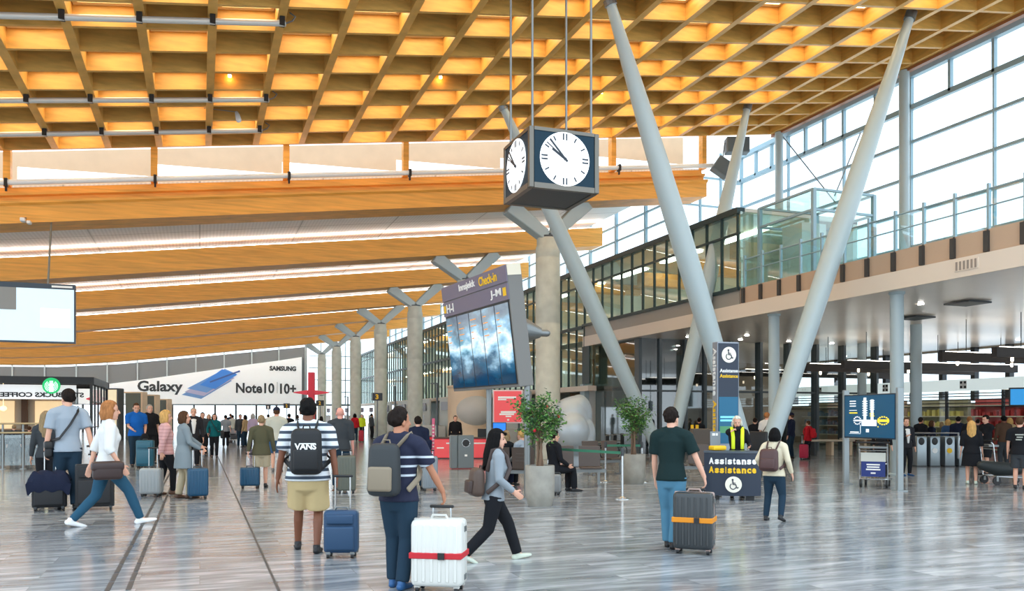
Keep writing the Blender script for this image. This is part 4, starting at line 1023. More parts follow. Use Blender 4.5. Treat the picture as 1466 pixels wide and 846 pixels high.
person('man in pale grey t-shirt, navy cap and denim shorts seen from behind', 396, 675, 583, 8, 'm', 'fair', 'brown', 'cap', 'offwhite', 'short', 'denim', 'shorts', 'grey', build=1.15)
# man with the lettered backpack
J = person('man in striped t-shirt and khaki shorts seen from behind, walking away', 441, 791, 565, 4, 'm', 'brown', 'black', 'short', 'vstripe', 'short', 'khaki', 'shorts', 'black',
           feet=((-0.13,0.26,0,0),(0.10,-0.06,0,0)), hands=((-0.33,0.02,-0.06),(0.31,-0.08,-0.04,'grip')), build=1.30, turn=4)
backpack(J, 'black backpack with white lettering on the man in striped t-shirt', mat('pack_black', srgb(20,21,24), 0.6), None, 0.33, 0.50, 0.15, 'VANS', 0.52)
suitcase('blue soft cabin suitcase towed by the man in striped t-shirt', 489, 798, 48, 68, 10, SC_('cobalt',36,68,100,0.6), 'soft', 0.38, 0.26, trim=GREYM)
person('man in black jacket seen from behind beyond the man in striped t-shirt', 487, 700, 583, 4, 'm', 'pink', 'grey', 'bald', 'charcoal', 'elbow', 'darkjeans', 'long', 'black', build=1.2)
suitcase('olive-grey suitcase beyond the man in striped t-shirt', 496, 706, 26, 54, -4, SC_('olive_grey',96,100,90,0.5), 'hard', 0.1, 0.26)
# man in navy tee with white case
J = person('man in navy t-shirt with white stripes, seen from behind, leading a white suitcase', 571, 842, 583, 22, 'm', 'tan', 'dark', 'short', 'nstripe', 'short', 'darkjeans', 'long', 'blue',
           feet=((-0.08,0.06,0,0),(0.06,-0.06,0,0)), hands=((-0.22,0.16,-0.02),(0.38,0.20,0.02,'grip')), turn=35, build=1.05, lean=2)
backpack(J, 'black and taupe backpack on the man in navy t-shirt', mat('pack_dark', srgb(44,48,50), 0.6), mat('pack_taupe', srgb(138,124,104), 0.7), 0.30, 0.50, 0.19, None, 0.50, xoff=-0.05)
suitcase('large white hard suitcase with a red luggage strap', 629, 846, 74, 104, 14, SC_('white',222,220,212,0.3), 'hard', 0.10, 0.30, strap=(mat('strap_red', srgb(196,30,42), 0.6), 0.47), edge=GREYM, trim=mat('seam_pale', srgb(205,203,196), 0.4))
J = person('man in navy jacket half hidden behind the man in striped navy t-shirt', 598, 700, 596, 6, 'm', 'fair', 'dark', 'short', 'navy', 'long', 'darkjeans', 'long', 'black', build=1.1, lean=6)
suitcase('silver ribbed suitcase behind the man in navy t-shirt', 615, 703, 22, 50, -10, SC_('steel',138,146,152,0.3), 'hard', 0.12, 0.26)
sling(J, 'small black bag at the side of the man in navy jacket', 'shoulder_bag', 'bag', CL['navy'], (0.27,0.0,0.16), (0.14,0.26,0.26), -1, False)
# long-haired woman
J = person('person in grey top and black trousers striding to the right', 706, 803, 605, 72, 'f', 'fair', 'black', 'long', 'greymarl', 'long', 'black', 'long', 'pale',
           feet=((-0.05,0.34,0,8),(0.05,-0.38,0.05,-24)), hands=((-0.20,0.24,0.08),(0.22,0.20,0.06)), lean=4, turn=14, nod=6, face=True)
backpack(J, 'dark brown backpack on the striding person in grey top', mat('leather_brown', srgb(84,66,56), 0.5), mat('leather_brown2', srgb(66,50,44), 0.5), 0.30, 0.36, 0.17, None, 0.34)
# man at the right with the dark case
J = person('man in dark green t-shirt and light jeans seen from behind, hand on dark suitcase', 961, 785, 583, 14, 'm', 'fair', 'dark', 'short', 'bottle', 'short', 'lightjeans', 'long', 'black',
           feet=((-0.07,0.10,0,0),(0.04,-0.05,0,0)), hands=((-0.24,0.14,-0.04),(0.42,0.06,-0.06,'grip')), turn=20, lean=2)
suitcase('large dark hard suitcase with an orange luggage strap', 994, 792, 56, 88, 10, SC_('graphite',52,56,58,0.25), 'hard', 0.02, 0.30, strap=(mat('strap_orange', srgb(226,140,20), 0.6), 0.52, 0.06), edge=GREYM, trim=mat('seam_rose', srgb(176,150,140), 0.4))
# woman walking away with the brown backpack
J = person('person in cream top and dark jeans walking away with a brown backpack', 1108, 746, 612, 16, 'f', 'fair', 'black', 'bob', 'cream', 'long', 'darkjeans', 'slim', 'black',
           feet=((-0.16,0.04,0.0,0),(0.16,-0.12,0.04,-14)), hands=((-0.28,0.14,0.10),(0.30,0.10,0.0)), build=1.1, lean=5)
backpack(J, 'maroon-brown backpack on the woman in cream top', mat('leather_maroon', srgb(78,50,48), 0.5), None, 0.34, 0.42, 0.17, None, 0.44, xoff=-0.03)
# ================================================================== HANGING CLOCK
DIAL = mat('dial_lit', (0.93,0.97,1.0), 0.4, emit=0.85, ecol=(0.93,0.97,1.0)); CNAVY = mat('clock_panel', srgb(4,44,60), 0.45, spec=0.25); CFRM = mat('clock_frame', srgb(112,108,100), 0.35, 0.7); CHAND = mat('clock_hand', srgb(28,40,52), 0.4)
p0 = W(758, 223, 14.0); zt0 = W(758,179,14).z; zb0 = W(758,267,14).z
x1 = W(858, 223, DY(858, p0.y)).x; y1 = W(720.5, 223, DX(720.5, p0.x)).y
cw, cd, ch = x1-p0.x, y1-p0.y, zt0-zb0
t = thing('hanging_clock', 'large four-sided clock with lit white dials hung on rods from the wood ceiling', 'clock', (p0.x+cw/2, p0.y+cd/2, zb0))
b = BM(); pw = 0.085
for sx in (-1,1):
    for sy in (-1,1): rbox(b, (sx*(cw/2-pw/2), sy*(cd/2-pw/2), ch/2), (pw,pw,ch), 0.012, 2)
for z in (0.045, ch-0.03):
    hgt = 0.09 if z < 0.1 else 0.06
    for sy in (-1,1): cbox(b, (0, sy*(cd/2-0.045), z), (cw-0.18, 0.09, hgt))
    for sx in (-1,1): cbox(b, (sx*(cw/2-0.045), 0, z), (0.09, cd-0.18, hgt))
obj('case_frame', b, CFRM, t)
b = BM(); cbox(b, (0,0,0.03), (cw-0.19,cd-0.19,0.03)); obj('soffit_panel', b, DKGREY, t)
b = BM(); cbox(b, (0,0,ch-0.02), (cw-0.19,cd-0.19,0.02)); obj('lid', b, DKGREY, t)
def clock_face(a, half, wid):
    M = Matrix.Translation((0,0,ch/2+0.012)) @ Matrix.Rotation(a, 4, 'Z') @ Matrix.Translation((0,-half+0.012,0)) @ Matrix.Rotation(pi/2, 4, 'X')
    b = BM(); cbox(b, (0,0,-0.01), (wid-0.19, ch-0.14, 0.02), M); fp = obj('face_panel', b, CNAVY, t)
    R = ch*0.445
    b = BM(); cyl(b, (0,0,0.004), R, 0.012, 48, M=M); dl = obj('dial', b, DIAL, t)
    def stroke(bm, ang, r0, r1, w, off=0, z=0.017):
        m = M @ Matrix.Rotation(-math.radians(ang), 4, 'Z'); box(bm, (off-w/2, r0, z), (off+w/2, r1, z+0.006), m)
    for k in range(12):
        b = BM()
        if k % 3 == 0:
            for o in (-0.03, 0.03): stroke(b, k*30, R*0.70, R*0.95, 0.027, o)
        else: stroke(b, k*30, R*0.74, R*0.93, 0.024)
        obj('hour_mark', b, CHAND, dl)
    b = BM(); stroke(b, 303, -0.05, R*0.62, 0.036, 0, 0.022); obj('hour_hand', b, CHAND, dl)
    b = BM(); stroke(b, 318, -0.06, R*0.92, 0.034, 0, 0.028); obj('minute_hand', b, CHAND, dl)
    b = BM(); stroke(b, 307, 0, R*0.93, 0.018, 0, 0.024); obj('second_hand', b, CHAND, dl)
    b = BM(); cyl(b, (0,0,0.02), 0.026, 0.02, 16, M=M); obj('hub', b, CHAND, dl)
clock_face(0, cd/2, cw); clock_face(-pi/2, cw/2, cd); clock_face(pi, cd/2, cw); clock_face(pi/2, cw/2, cd)
for sx in (-1,1):
    for sy in (-1,1):
        x, y = sx*(cw/2-0.10), sy*(cd/2-0.12)
        b = BM(); tube(b, [(x,y,ch-0.03),(x,y,zr(p0.x+cw/2+x)+0.02-zb0)], 0.022, 10, rnd=False); obj('rod', b, GREYM, t, True)

# ================================================================== DEPARTURE BOARD
A = W(743, 553, 16.2); B = W(649, 557, 19.2); A.z = B.z = 2.18
xd = (A-B).normalized(); nrm = xd.cross(Vector((0,0,1))).normalized()      # towards the viewer
if nrm.dot(Vector((0,0,2))-A) < 0 and False: nrm = -nrm
upv = (Vector((0,0,1)) + nrm*math.tan(math.radians(7))).normalized()
Lb = (A-B).length; Hb = 2.36
Mb = mframe(B, xd, upv)
t = thing_m('departure_board', 'tall tilted check-in board with five portrait screens under a purple-grey header, on posts', 'board', Mb)
BRD = mat('board_purple', srgb(112,104,124), 0.4); BSD = mat('board_side', srgb(120,118,114), 0.45)
b = BM(); rbox(b, (Lb/2, Hb/2, -0.17), (Lb,Hb,0.32), 0.015, 2); obj('board_case', b, BSD, t)
b = BM(); box(b, (0.0,Hb*0.865,-0.01), (Lb,Hb,0.012)); obj('header_upper', b, BRD, t)
b = BM(); box(b, (0.0,Hb*0.72,-0.01), (Lb,Hb*0.855,0.012)); obj('header_lower', b, BRD, t)
b = BM(); box(b, (Lb-0.26,Hb-0.20,-0.31), (Lb+0.012,Hb+0.012,-0.015)); obj('top_lamp', b, mat('lamp_cream', srgb(236,226,204), 0.5), t)
def screen_mat():
    m = bpy.data.materials.new('sky_screen'); m.use_nodes = True; nt = m.node_tree; bs = nt.nodes['Principled BSDF']; N = nt.nodes.new; L = nt.links.new
    tc = N('ShaderNodeTexCoord'); sp = N('ShaderNodeSeparateXYZ'); L(tc.outputs['Object'], sp.inputs[0])
    mp = N('ShaderNodeMapping'); mp.inputs['Rotation'].default_value = (0,0,0.7); mp.inputs['Scale'].default_value = (0.7,1.6,1); L(tc.outputs['Object'], mp.inputs[0])
    n = N('ShaderNodeTexNoise'); n.inputs['Scale'].default_value = 1.5; n.inputs['Detail'].default_value = 6; L(mp.outputs[0], n.inputs['Vector'])
    m1 = N('ShaderNodeMath'); m1.operation = 'MULTIPLY_ADD'; L(sp.outputs['Y'], m1.inputs[0]); m1.inputs[1].default_value = 0.50; m1.inputs[2].default_value = -0.42
    ad = N('ShaderNodeMath'); ad.operation = 'ADD'; L(m1.outputs[0], ad.inputs[0]); L(n.outputs['Fac'], ad.inputs[1])
    r = N('ShaderNodeValToRGB'); e = r.color_ramp.elements; e[0].position = 0.18; e[0].color = (*srgb(10,56,84),1); e[1].position = 1.0; e[1].color = (*srgb(58,70,92),1)
    for ps, c in ((0.34,(24,92,128)),(0.46,(150,196,222)),(0.56,(226,240,248)),(0.68,(120,168,196)),(0.82,(96,112,124))): x = e.new(ps); x.color = (*srgb(*c),1)
    L(ad.outputs[0], r.inputs['Fac']); L(r.outputs['Color'], bs.inputs['Base Color']); L(r.outputs['Color'], bs.inputs['Emission Color']); bs.inputs['Emission Strength'].default_value = 0.42; bs.inputs['Roughness'].default_value = 0.08
    return m
SKYM = screen_mat(); ORNG = emis('board_orange', srgb(232,150,60), 0.5)
n = 5; sw = (Lb-0.10)/n
for k in range(n):
    x0 = 0.05+k*sw
    b = BM(); box(b, (x0,0.06,-0.01), (x0+sw,Hb*0.715,0.006)); q = obj('screen_bezel', b, BLACK, t)
    b = BM(); box(b, (x0+0.018,0.08,0.004), (x0+sw-0.018,Hb*0.70,0.010)); q2 = obj('screen', b, SKYM, q)
    rr = random.Random(k); marks('screen_marking', [(x0+0.07, x0+0.07+rr.uniform(0.1,0.3), Hb*0.70-0.16-0.13*i, 0.018) for i in range(4)], 0.011, ORNG, q)
TB = lambda s_, x, y, w, h, m: text('lettering', s_, 0.2, m, t, None, M=Matrix.Translation((x,y,0.016)), fit=(w,h), bold=0.004)
TB('Innsjekk', Lb*0.43, Hb*0.935, 0.86, 0.19, WHT); TB('Check-in', Lb*0.745, Hb*0.935, 0.86, 0.19, YEL)
TB('H-I', 0.40, Hb*0.79, 0.40, 0.19, WHT); TB('J-M', Lb-0.55, Hb*0.79, 0.50, 0.19, WHT)
marks('yellow_marking', [(0.04,0.15,Hb*0.79,0.16),(Lb-0.22,Lb-0.08,Hb*0.79,0.16)], 0.012, YEL, t)
b = BM(); tube(b, [(Lb-0.55,1.15,-0.32),(Lb-0.40,1.02,-0.82)], [0.34,0.10], 20, rnd=False); tube(b, [(Lb-0.40,1.02,-0.8),(Lb-0.38,1.0,-0.95)], 0.07, 12); obj('rear_horn', b, GREYM, t, True)
for px, d in ((697,17.9),(751.5,16.35)):
    p = W(px, 600, d) - nrm*0.05; 
    q = Mb.inverted() @ Vector((p.x,p.y,0)); q1 = Mb.inverted() @ Vector((p.x,p.y,2.5))
    b = BM(); tube(b, [q, q1], 0.062, 14, rnd=False); tube(b, [q, q+(q1-q).normalized()*0.03], 0.16, 18, rnd=False); obj('post', b, GREYM, t, True)

# ================================================================== ASSISTANCE POINT
def wheelchair(M, r, par):
    b = BM(); cyl(b, (0,0,0), r, 0.006, 32, M=M); ic = obj('icon_disc', b, mat('icon_cream', srgb(244,238,222), 0.5), par)
    b = BM(); z = 0.008; k = r
    T3 = lambda P: [M @ Vector((x*k, y*k, z)) for x, y in P]
    arc = [(-0.05+0.36*math.cos(a), -0.22+0.36*math.sin(a)) for a in [math.radians(130+ i*23) for i in range(10)]]
    tube(b, T3(arc), 0.055*k, 6); tube(b, T3([(-0.08,0.42),(-0.06,0.02),(0.26,0.0),(0.42,-0.42),(0.54,-0.38)]), 0.075*k, 6); tube(b, T3([(-0.06,0.2),(0.22,0.18)]), 0.055*k, 6); cyl(b, (-0.10*k,0.58*k,0.006), 0.12*k, 0.006, 14, M=M)
    obj('wheelchair_symbol', b, NAVY, ic, True)
# pillar
Pp = W(1027, 600, 17.4); Pp.z = 0
t = thing_m('assistance_pillar', 'tall navy sign pillar with wheelchair symbol behind the curved assistance desk', 'sign', mframe(Pp, (math.cos(-0.10),math.sin(-0.10),0), (0,0,1)))
pw_, pd_, ph_ = 0.50, 0.22, W(1040,489,17.4).z
b = BM(); rbox(b, (pw_/2, ph_/2, -pd_/2), (pw_,ph_,pd_), 0.012, 2); obj('pillar_body', b, mat('pillar_grey', srgb(142,150,160), 0.35, 0.4), t)
b = BM(); box(b, (0.02,ph_*0.40,-0.002), (pw_-0.02,ph_-0.03,0.008)); obj('front_panel', b, NAVY, t)
TEALS = emis('teal_screen', srgb(10,86,118), 0.35)
b = BM(); box(b, (0.03,1.05,0.006), (pw_-0.03,2.02,0.014)); q = obj('screen', b, TEALS, t)
marks('screen_marking', [(0.06,0.44,1.60,0.04),(0.06,0.36,1.53,0.04)], 0.016, emis('line_cyan', srgb(120,210,230), 0.5), q)
b = BM(); bars(b, [(0.05,0.45,1.34,0.14)], 0.015); obj('screen_box', b, emis('box_green', srgb(70,130,90), 0.4), q)
wheelchair(Matrix.Translation((pw_*0.52, ph_-0.27, 0.010)), 0.165, t)
text('lettering', 'Assistanse', 0.09, WHT, t, None, M=Matrix.Translation((pw_*0.52, ph_-0.60, 0.010)), fit=(0.42,0.075), bold=0.002)
text('lettering', 'Assistance', 0.09, YEL, t, None, M=Matrix.Translation((pw_*0.52, ph_-0.71, 0.010)), fit=(0.42,0.075), bold=0.002)
Ms = Matrix.Translation((-0.004, 0, -pd_/2)) @ Matrix.Rotation(-pi/2, 4, 'Y') @ Matrix.Rotation(-pi/2, 4, 'Z')
text('lettering', 'Assistanse', 0.14, WHT, t, None, M=Matrix.Translation((0,ph_-0.62,0)) @ Ms, fit=(1.0,0.14), bold=0.002)
text('lettering', 'Assistance', 0.14, YEL, t, None, M=Matrix.Translation((0,ph_-1.72,0)) @ Ms, fit=(1.0,0.14), bold=0.002)
# desk with a bowed front
Pd = W(1048.5, 600, 16.15); Pd.z = 0; az = AZ(1048)
t = thing('assistance_desk', 'navy curved assistance desk with white and yellow lettering and wheelchair symbol', 'desk', Pd, az)
hw, R0 = 0.56, 1.0; DH = 0.95
def arcp(u, off=0.0, z=0):
    a = u/R0; return Vector(((R0+off)*math.sin(a), R0-(R0+off)*math.cos(a)-0.12, z))
b = BM(); n = 18
us = [-hw+2*hw*k/n for k in range(n+1)]
fr = [[b.verts.new(arcp(u, 0, z)) for u in us] for z in (0.09, DH-0.04)]
bk = [[b.verts.new(arcp(u, -0.35, z)) for u in us] for z in (0.09, DH-0.04)]
for k in range(n):
    b.faces.new([fr[0][k],fr[0][k+1],fr[1][k+1],fr[1][k]]); b.faces.new([bk[0][k+1],bk[0][k],bk[1][k],bk[1][k+1]]); b.faces.new([fr[1][k],fr[1][k+1],bk[1][k+1],bk[1][k]]); b.faces.new([fr[0][k+1],fr[0][k],bk[0][k],bk[0][k+1]])
for k in (0, n): b.faces.new([fr[0][k],fr[1][k],bk[1][k],bk[0][k]])
obj('desk_body', b, NAVY, t, True)
b = BM()
fr = [[b.verts.new(arcp(u, 0.02, z)) for u in us] for z in (DH-0.04, DH)]; bk = [[b.verts.new(arcp(u, -0.38, z)) for u in us] for z in (DH-0.04, DH)]
for k in range(n):
    b.faces.new([fr[0][k],fr[0][k+1],fr[1][k+1],fr[1][k]]); b.faces.new([bk[0][k+1],bk[0][k],bk[1][k],bk[1][k+1]]); b.faces.new([fr[1][k],fr[1][k+1],bk[1][k+1],bk[1][k]]); b.faces.new([fr[0][k+1],fr[0][k],bk[0][k],bk[0][k+1]])
for k in (0, n): b.faces.new([fr[0][k],fr[1][k],bk[1][k],bk[0][k]])
obj('desk_top', b, mat('desk_top', srgb(74,84,94), 0.3), t)
b = BM()
for u in (-0.38,0.38): 
    c = arcp(u,-0.12,0); cbox(b, (c.x,c.y,0.045), (0.16,0.16,0.09))
obj('plinth', b, BLACK, t)
def arc_text(s_, z, w, h, m):
    # lettering bent along the bowed front, one letter at a time
    adv = dict(i=0.45, t=0.6, A=1.15); ws = [adv.get(c, 0.95) for c in s_]; tot = sum(ws); u = -w/2
    for c, q in zip(s_, ws):
        uc = u+q/tot*w/2; p = arcp(uc, 0.006, z); a = uc/R0
        tall = h if c in 'At' else h*0.78 
        if c == 'i': tall = h
        M = Matrix.Translation(p+Vector((0,0,(tall-h)/2))) @ Matrix.Rotation(a, 4, 'Z') @ Matrix.Rotation(pi/2, 4, 'X')
        text('letter', c, h, m, t, None, M=M, fit=(q/tot*w*(0.84 if c != 'i' else 0.42), tall), bold=0.006); u += q/tot*w
arc_text('Assistanse', 0.755, 0.92, 0.125, WHT); arc_text('Assistance', 0.585, 0.92, 0.125, YEL)
p = arcp(0.02, 0.010, 0.31); wheelchair(Matrix.Translation(p) @ Matrix.Rotation(0.02, 4, 'Z') @ Matrix.Rotation(pi/2, 4, 'X'), 0.155, t)
b = BM(); rbox(b, (0,0,0.05), (0.30,0.20,0.09), 0.03, 2); o = obj('document_tray', b, YEL); o.location = W(1027,600,15.95)*1.0; o.location.z = DH; tag(o, 'yellow tray on the assistance desk top', 'tray')
o.location = t.matrix_world @ Vector((0,0,0)) if False else Pd + (Matrix.Rotation(az,4,'Z') @ Vector((-0.28,0.08,DH)))
# small notice on a stand
Pn = W(1024, 600, 16.9); Pn.z = 0
t = thing('notice_stand', 'small grey notice on a slim stand left of the assistance pillar', 'sign', Pn, AZ(1024))
b = BM(); tube(b, [(0,0,0),(0,0,0.95)], 0.018, 8); cyl(b, (0,0,0), 0.13, 0.02, 18); obj('stand', b, GREYM, t, True)
b = BM(); cbox(b, (0,0,1.13), (0.20,0.02,0.36)); q = obj('notice_panel', b, mat('notice_grey', srgb(140,148,152), 0.5), t)
b = BM(); 
for x0, x1, z, h in ((-0.06,0.0,1.25,0.05),(0.01,0.05,1.25,0.05)): box(b, (x0,-0.016,z-h/2), (x1,-0.01,z+h/2))
obj('notice_mark', b, WHT, q)
person('helper in yellow hi-vis vest seated at the assistance desk, hand on face', 1055, 703, 609, 174, 'f', 'fair', 'white', 'bob', 'black', 'long', 'black', 'long', 'black', at=16.75, H=1.62, hands=((-0.22,0.28,0.18),(0.06,0.16,0.56)), nod=14, face=True, build=1.05, feet=((-0.1,0,0,0),(0.1,0,0,0)))
Jv = None
# hi-vis vest panels belong to the helper
hv = [o for o in REM if o.name.startswith('person')][-1]
s_ = 1.62/1.75
for sg in (-1, 1):
    b = BM(); P = [(0.10*sg,-0.12,1.16),(0.10*sg,-0.115,1.33),(0.105*sg,-0.07,1.47),(0.107*sg,0.0,1.505),(0.105*sg,0.10,1.43),(0.095*sg,0.165,1.30),(0.095*sg,0.17,1.05)]
    tube(b, [Vector(q)*s_ for q in P], [(0.035,0.012)]*7, 10, (1,0,0)); obj('vest_panel', b, CL['hivis'], hv, True)

# ================================================================== PLANTERS
LEAF = mat('leaf', srgb(92,140,62), 0.5, var=0.35, vscale=9); LEAF2 = mat('leaf_dark', srgb(44,84,44), 0.5, var=0.3, vscale=9); TRUNK = mat('trunk', srgb(124,98,78), 0.8, bump=0.4, bscale=30); POT = mat('pot_stone', srgb(152,148,138), 0.6, var=0.14, vscale=5, bump=0.1); SOIL = mat('soil', srgb(62,50,42), 0.9)
def planter(label, px, foot, potw, pott, treetop, seed, spread, berries=0):
    d = DG(foot); p = W(px, foot, d); p.z = 0; k = d/F
    r = potw*k/2; h = (foot-pott)*k; H = (foot-treetop)*k
    t = thing('potted_tree', label, 'potted plant', p, 0, 'potted trees')
    b = BM(); lathe(b, [(r*0.78,0),(r*0.84,0.03),(r*0.90,h*0.16),(r*0.99,h*0.22),(r*1.0,h*0.35),(r*1.0,h*0.985),(r*0.98,h),(r*0.88,h),(r*0.86,h*0.93)], 36); obj('pot', b, POT, t, True)
    b = BM(); cyl(b, (0,0,h*0.90), r*0.86, 0.03, 28); obj('soil', b, SOIL, t)
    rr = random.Random(seed)
    b = BM(); tips = []
    top = Vector((rr.uniform(-.04,.04), 0, h+(H-h)*0.50))
    for q in range(3):
        a = q*2.1; tube(b, [Vector((math.cos(a)*0.05, math.sin(a)*0.05, h*0.88)), Vector((math.cos(a+0.8)*0.035, math.sin(a+0.8)*0.035, h+(H-h)*0.22)), top+Vector((math.cos(a)*0.05,math.sin(a)*0.05,0))], [0.032,0.026,0.018], 8)
    for q in range(26):
        a = rr.uniform(0, 2*pi); z0 = h+(H-h)*rr.uniform(0.25,0.6); L = spread*rr.uniform(0.35,1.0)
        e = Vector((math.cos(a)*L, math.sin(a)*L, min(H-0.06, z0+(H-h)*rr.uniform(0.05,0.48)*(1.25-0.5*L/spread))))
        m_ = Vector((e.x*0.4, e.y*0.4, z0+(e.z-z0)*0.6)); s0 = Vector((math.cos(a)*0.03, math.sin(a)*0.03, z0))
        tube(b, [s0, m_, e], [0.010,0.007,0.004], 5)
        for w in range(5): tips.append(s0.lerp(e, 0.45+0.55*w/4)+Vector((rr.uniform(-.05,.05),rr.uniform(-.05,.05),rr.uniform(-.03,.06))))
    obj('trunk', b, TRUNK, t, True)
    for nm, mm, n in (('foliage', LEAF, 950), ('foliage', LEAF2, 650)):
        b = BM()
        for q in range(n):
            c = rr.choice(tips)+Vector((rr.gauss(0,.07),rr.gauss(0,.07),rr.gauss(0,.06)))
            ln = rr.uniform(0.055,0.095); M = Matrix.Translation(c) @ Euler((rr.uniform(-0.9,0.9), rr.uniform(-0.9,0.9), rr.uniform(0,2*pi))).to_matrix().to_4x4()
            v = [b.verts.new(M @ Vector(x)) for x in ((0,0,0),(ln*0.26,ln*0.45,0.006),(0,ln,-0.012),(-ln*0.26,ln*0.45,0.006))]
            b.faces.new(v)
        o = obj(nm, b, mm, t); o['kind'] = 'stuff'
    for q in range(berries):
        b = BM(); c = rr.choice(tips); ell(b, c, (0.03,0.03,0.035)); obj('red_ornament', b, RED, t, True)
planter('potted tree in a grey stone pot beside the departure board post', 773, 724, 42, 666, 552, 5, 0.42, 5)
planter('potted tree in a grey stone pot before the leaning strut, behind a belt post', 907, 692, 34, 650, 562, 11, 0.44)
# ================================================================== STEEL BLOB SCULPTURE
d = 27.0; c0 = W(826, 647, d); c0.z = 0; k = d/F
b = BM()
for px, py, rx, rz_, dy in ((838,594,20,30,0.5),(820,598,26,30,0.2),(815,617,24,26,-0.25),(840,622,17,26,0.2),(826,634,26,20,0.1),(807,630,14,20,0.0),(829,583,20,17,0.3)):
    q = W(px, py, d) - c0; ell(b, (q.x, q.y+dy, q.z), (rx*k, rx*k*0.95, rz_*k), None, 28, 20)
cyl(b, (0,0.2,0), 0.35, 0.4, 24)
o = organic('steel_sculpture', b, mat('sculpture_steel', srgb(176,186,194), 0.38, 0.25), 0.045, None, 4); o.location = c0; tag(o, 'bulging polished steel blob sculpture standing behind the first planter', 'sculpture')
# ================================================================== SEATING
SEATM = mat('seat_brown', srgb(82,68,60), 0.45)
def bench(label, px, foot, n, ang, d=None, spacing=0.62):
    d = DG(foot) if d is None else d; p = W(px, foot, d); p.z = 0
    t = thing('bench_seat', label, 'bench', p, AZ(px)-math.radians(ang), 'waiting benches')
    L = n*spacing
    b = BM(); cbox(b, (0,0,0.36), (L+0.1,0.09,0.08)); obj('beam', b, GREYM, t)
    for x in (-L/2+0.12, L/2-0.12):
        b = BM(); cbox(b, (x,0,0.18), (0.06,0.07,0.34)); cbox(b, (x,0,0.015), (0.07,0.55,0.03)); obj('leg', b, GREYM, t)
    for k in range(n):
        x = -L/2+spacing*(k+0.5)
        b = BM(); rbox(b, (x,0.03,0.43), (0.50,0.48,0.045), 0.02, 2); q = obj('seat', b, SEATM, t, True)
        b = BM(); P = [(-0.22,0.44),(-0.25,0.60),(-0.30,0.92)]
        for (ya, za), (yb_, zb_) in zip(P, P[1:]): prism(b, [(x-0.25,ya,za),(x+0.25,ya,za),(x+0.25,yb_,zb_),(x-0.25,yb_,zb_)], (0,-0.035,0.006))
        for zz in (0.62,0.70,0.78): cbox(b, (x,-0.285-(zz-0.6)*0.15,zz), (0.34,0.02,0.02))
        obj('backrest', b, SEATM, t)
    return t
bench('brown two-seat bench seen from behind, between the striding person in grey top and the planter', 735, 698, 2, 12, spacing=0.56)
bench('brown bench with two seats and a steel bench end, beyond the first planter', 826, 696, 2, 176)
bench('brown bench in front of the steel sculpture, behind the green belt', 866, 684, 2, 150, d=23.5)
bench('brown bench half hidden behind the man in dark green t-shirt', 985, 690, 2, 168, d=20.6)
person('woman in black seated on the bench beyond the striding person in grey top', 724, 690, 0, 20, 'f', 'fair', 'ash', 'curly', 'black', 'long', 'black', 'long', 'black', at=19.3, H=1.66, seated=True, feet=((-0.1,0.42,0,0),(0.1,0.42,0,0)), hands=((-0.2,0.25,0.08),(0.2,0.25,0.08)), nod=10)
person('man in pale blue shirt seated on the bench next to the departure board post', 747, 690, 0, -50, 'm', 'fair', 'blond', 'short', 'greytee', 'long', 'navy', 'long', 'black', at=19.2, H=1.70, seated=True, feet=((-0.1,0.42,0,0),(0.1,0.42,0,0)), hands=((-0.2,0.25,0.08),(0.2,0.25,0.08)))
person('seated traveller in black mostly hidden behind the first planter, one leg showing', 793, 705, 0, 60, 'm', 'fair', 'dark', 'short', 'black', 'long', 'black', 'long', 'black', at=17.9, H=1.72, seated=True, feet=((-0.1,0.42,0,0),(0.1,0.46,0,0)), hands=((-0.2,0.25,0.08),(0.2,0.25,0.08)))
suitcase('small grey case on the floor beside the leg behind the first planter', 797, 704, 13, 30, 10, SC_('grey',140,142,142), 'hard', 0, 0.22, d=17.2)
# ================================================================== BELT POSTS
BELT = mat('belt_green', srgb(60,132,104), 0.6)
def stanchion(label, px, foot):
    d = DG(foot); p = W(px, foot, d); p.z = 0
    t = thing('belt_post', label, 'barrier post', p, 0, 'belt posts')
    b = BM(); lathe(b, [(0.17,0),(0.17,0.012),(0.05,0.03),(0.03,0.05)], 24); obj('base', b, CHROME, t, True)
    b = BM(); lathe(b, [(0.024,0.04),(0.024,0.90)], 14); obj('pole', b, CHROME, t, True)
    b = BM(); lathe(b, [(0.032,0.84),(0.034,0.86),(0.034,0.97),(0.028,0.99)], 14); obj('belt_head', b, DKGREY, t, True)
    return p
s1 = stanchion('chrome belt post in front of the second planter', 891, 714)
s2 = stanchion('chrome belt post behind the first planter', 785, 700)
s3 = stanchion('chrome belt post at the end of the bench before the sculpture', 867, 690)
s4 = stanchion('chrome belt post right of the second planter', 919, 690)
for a, c, lb in ((s2, s1, 'green belt stretched from behind the first planter to the belt post'), (s3, s4, 'pale belt between the posts either side of the second planter')):
    b = BM(); d_ = (c-a).normalized()*0.035; prism(b, [a+d_+Vector((0,0,0.87)), a+d_+Vector((0,0,0.925)), c-d_+Vector((0,0,0.925)), c-d_+Vector((0,0,0.87))], Vector((-d_.y, d_.x, 0))*0.1)
    tag(obj('barrier_belt', b, BELT), lb, 'belt')
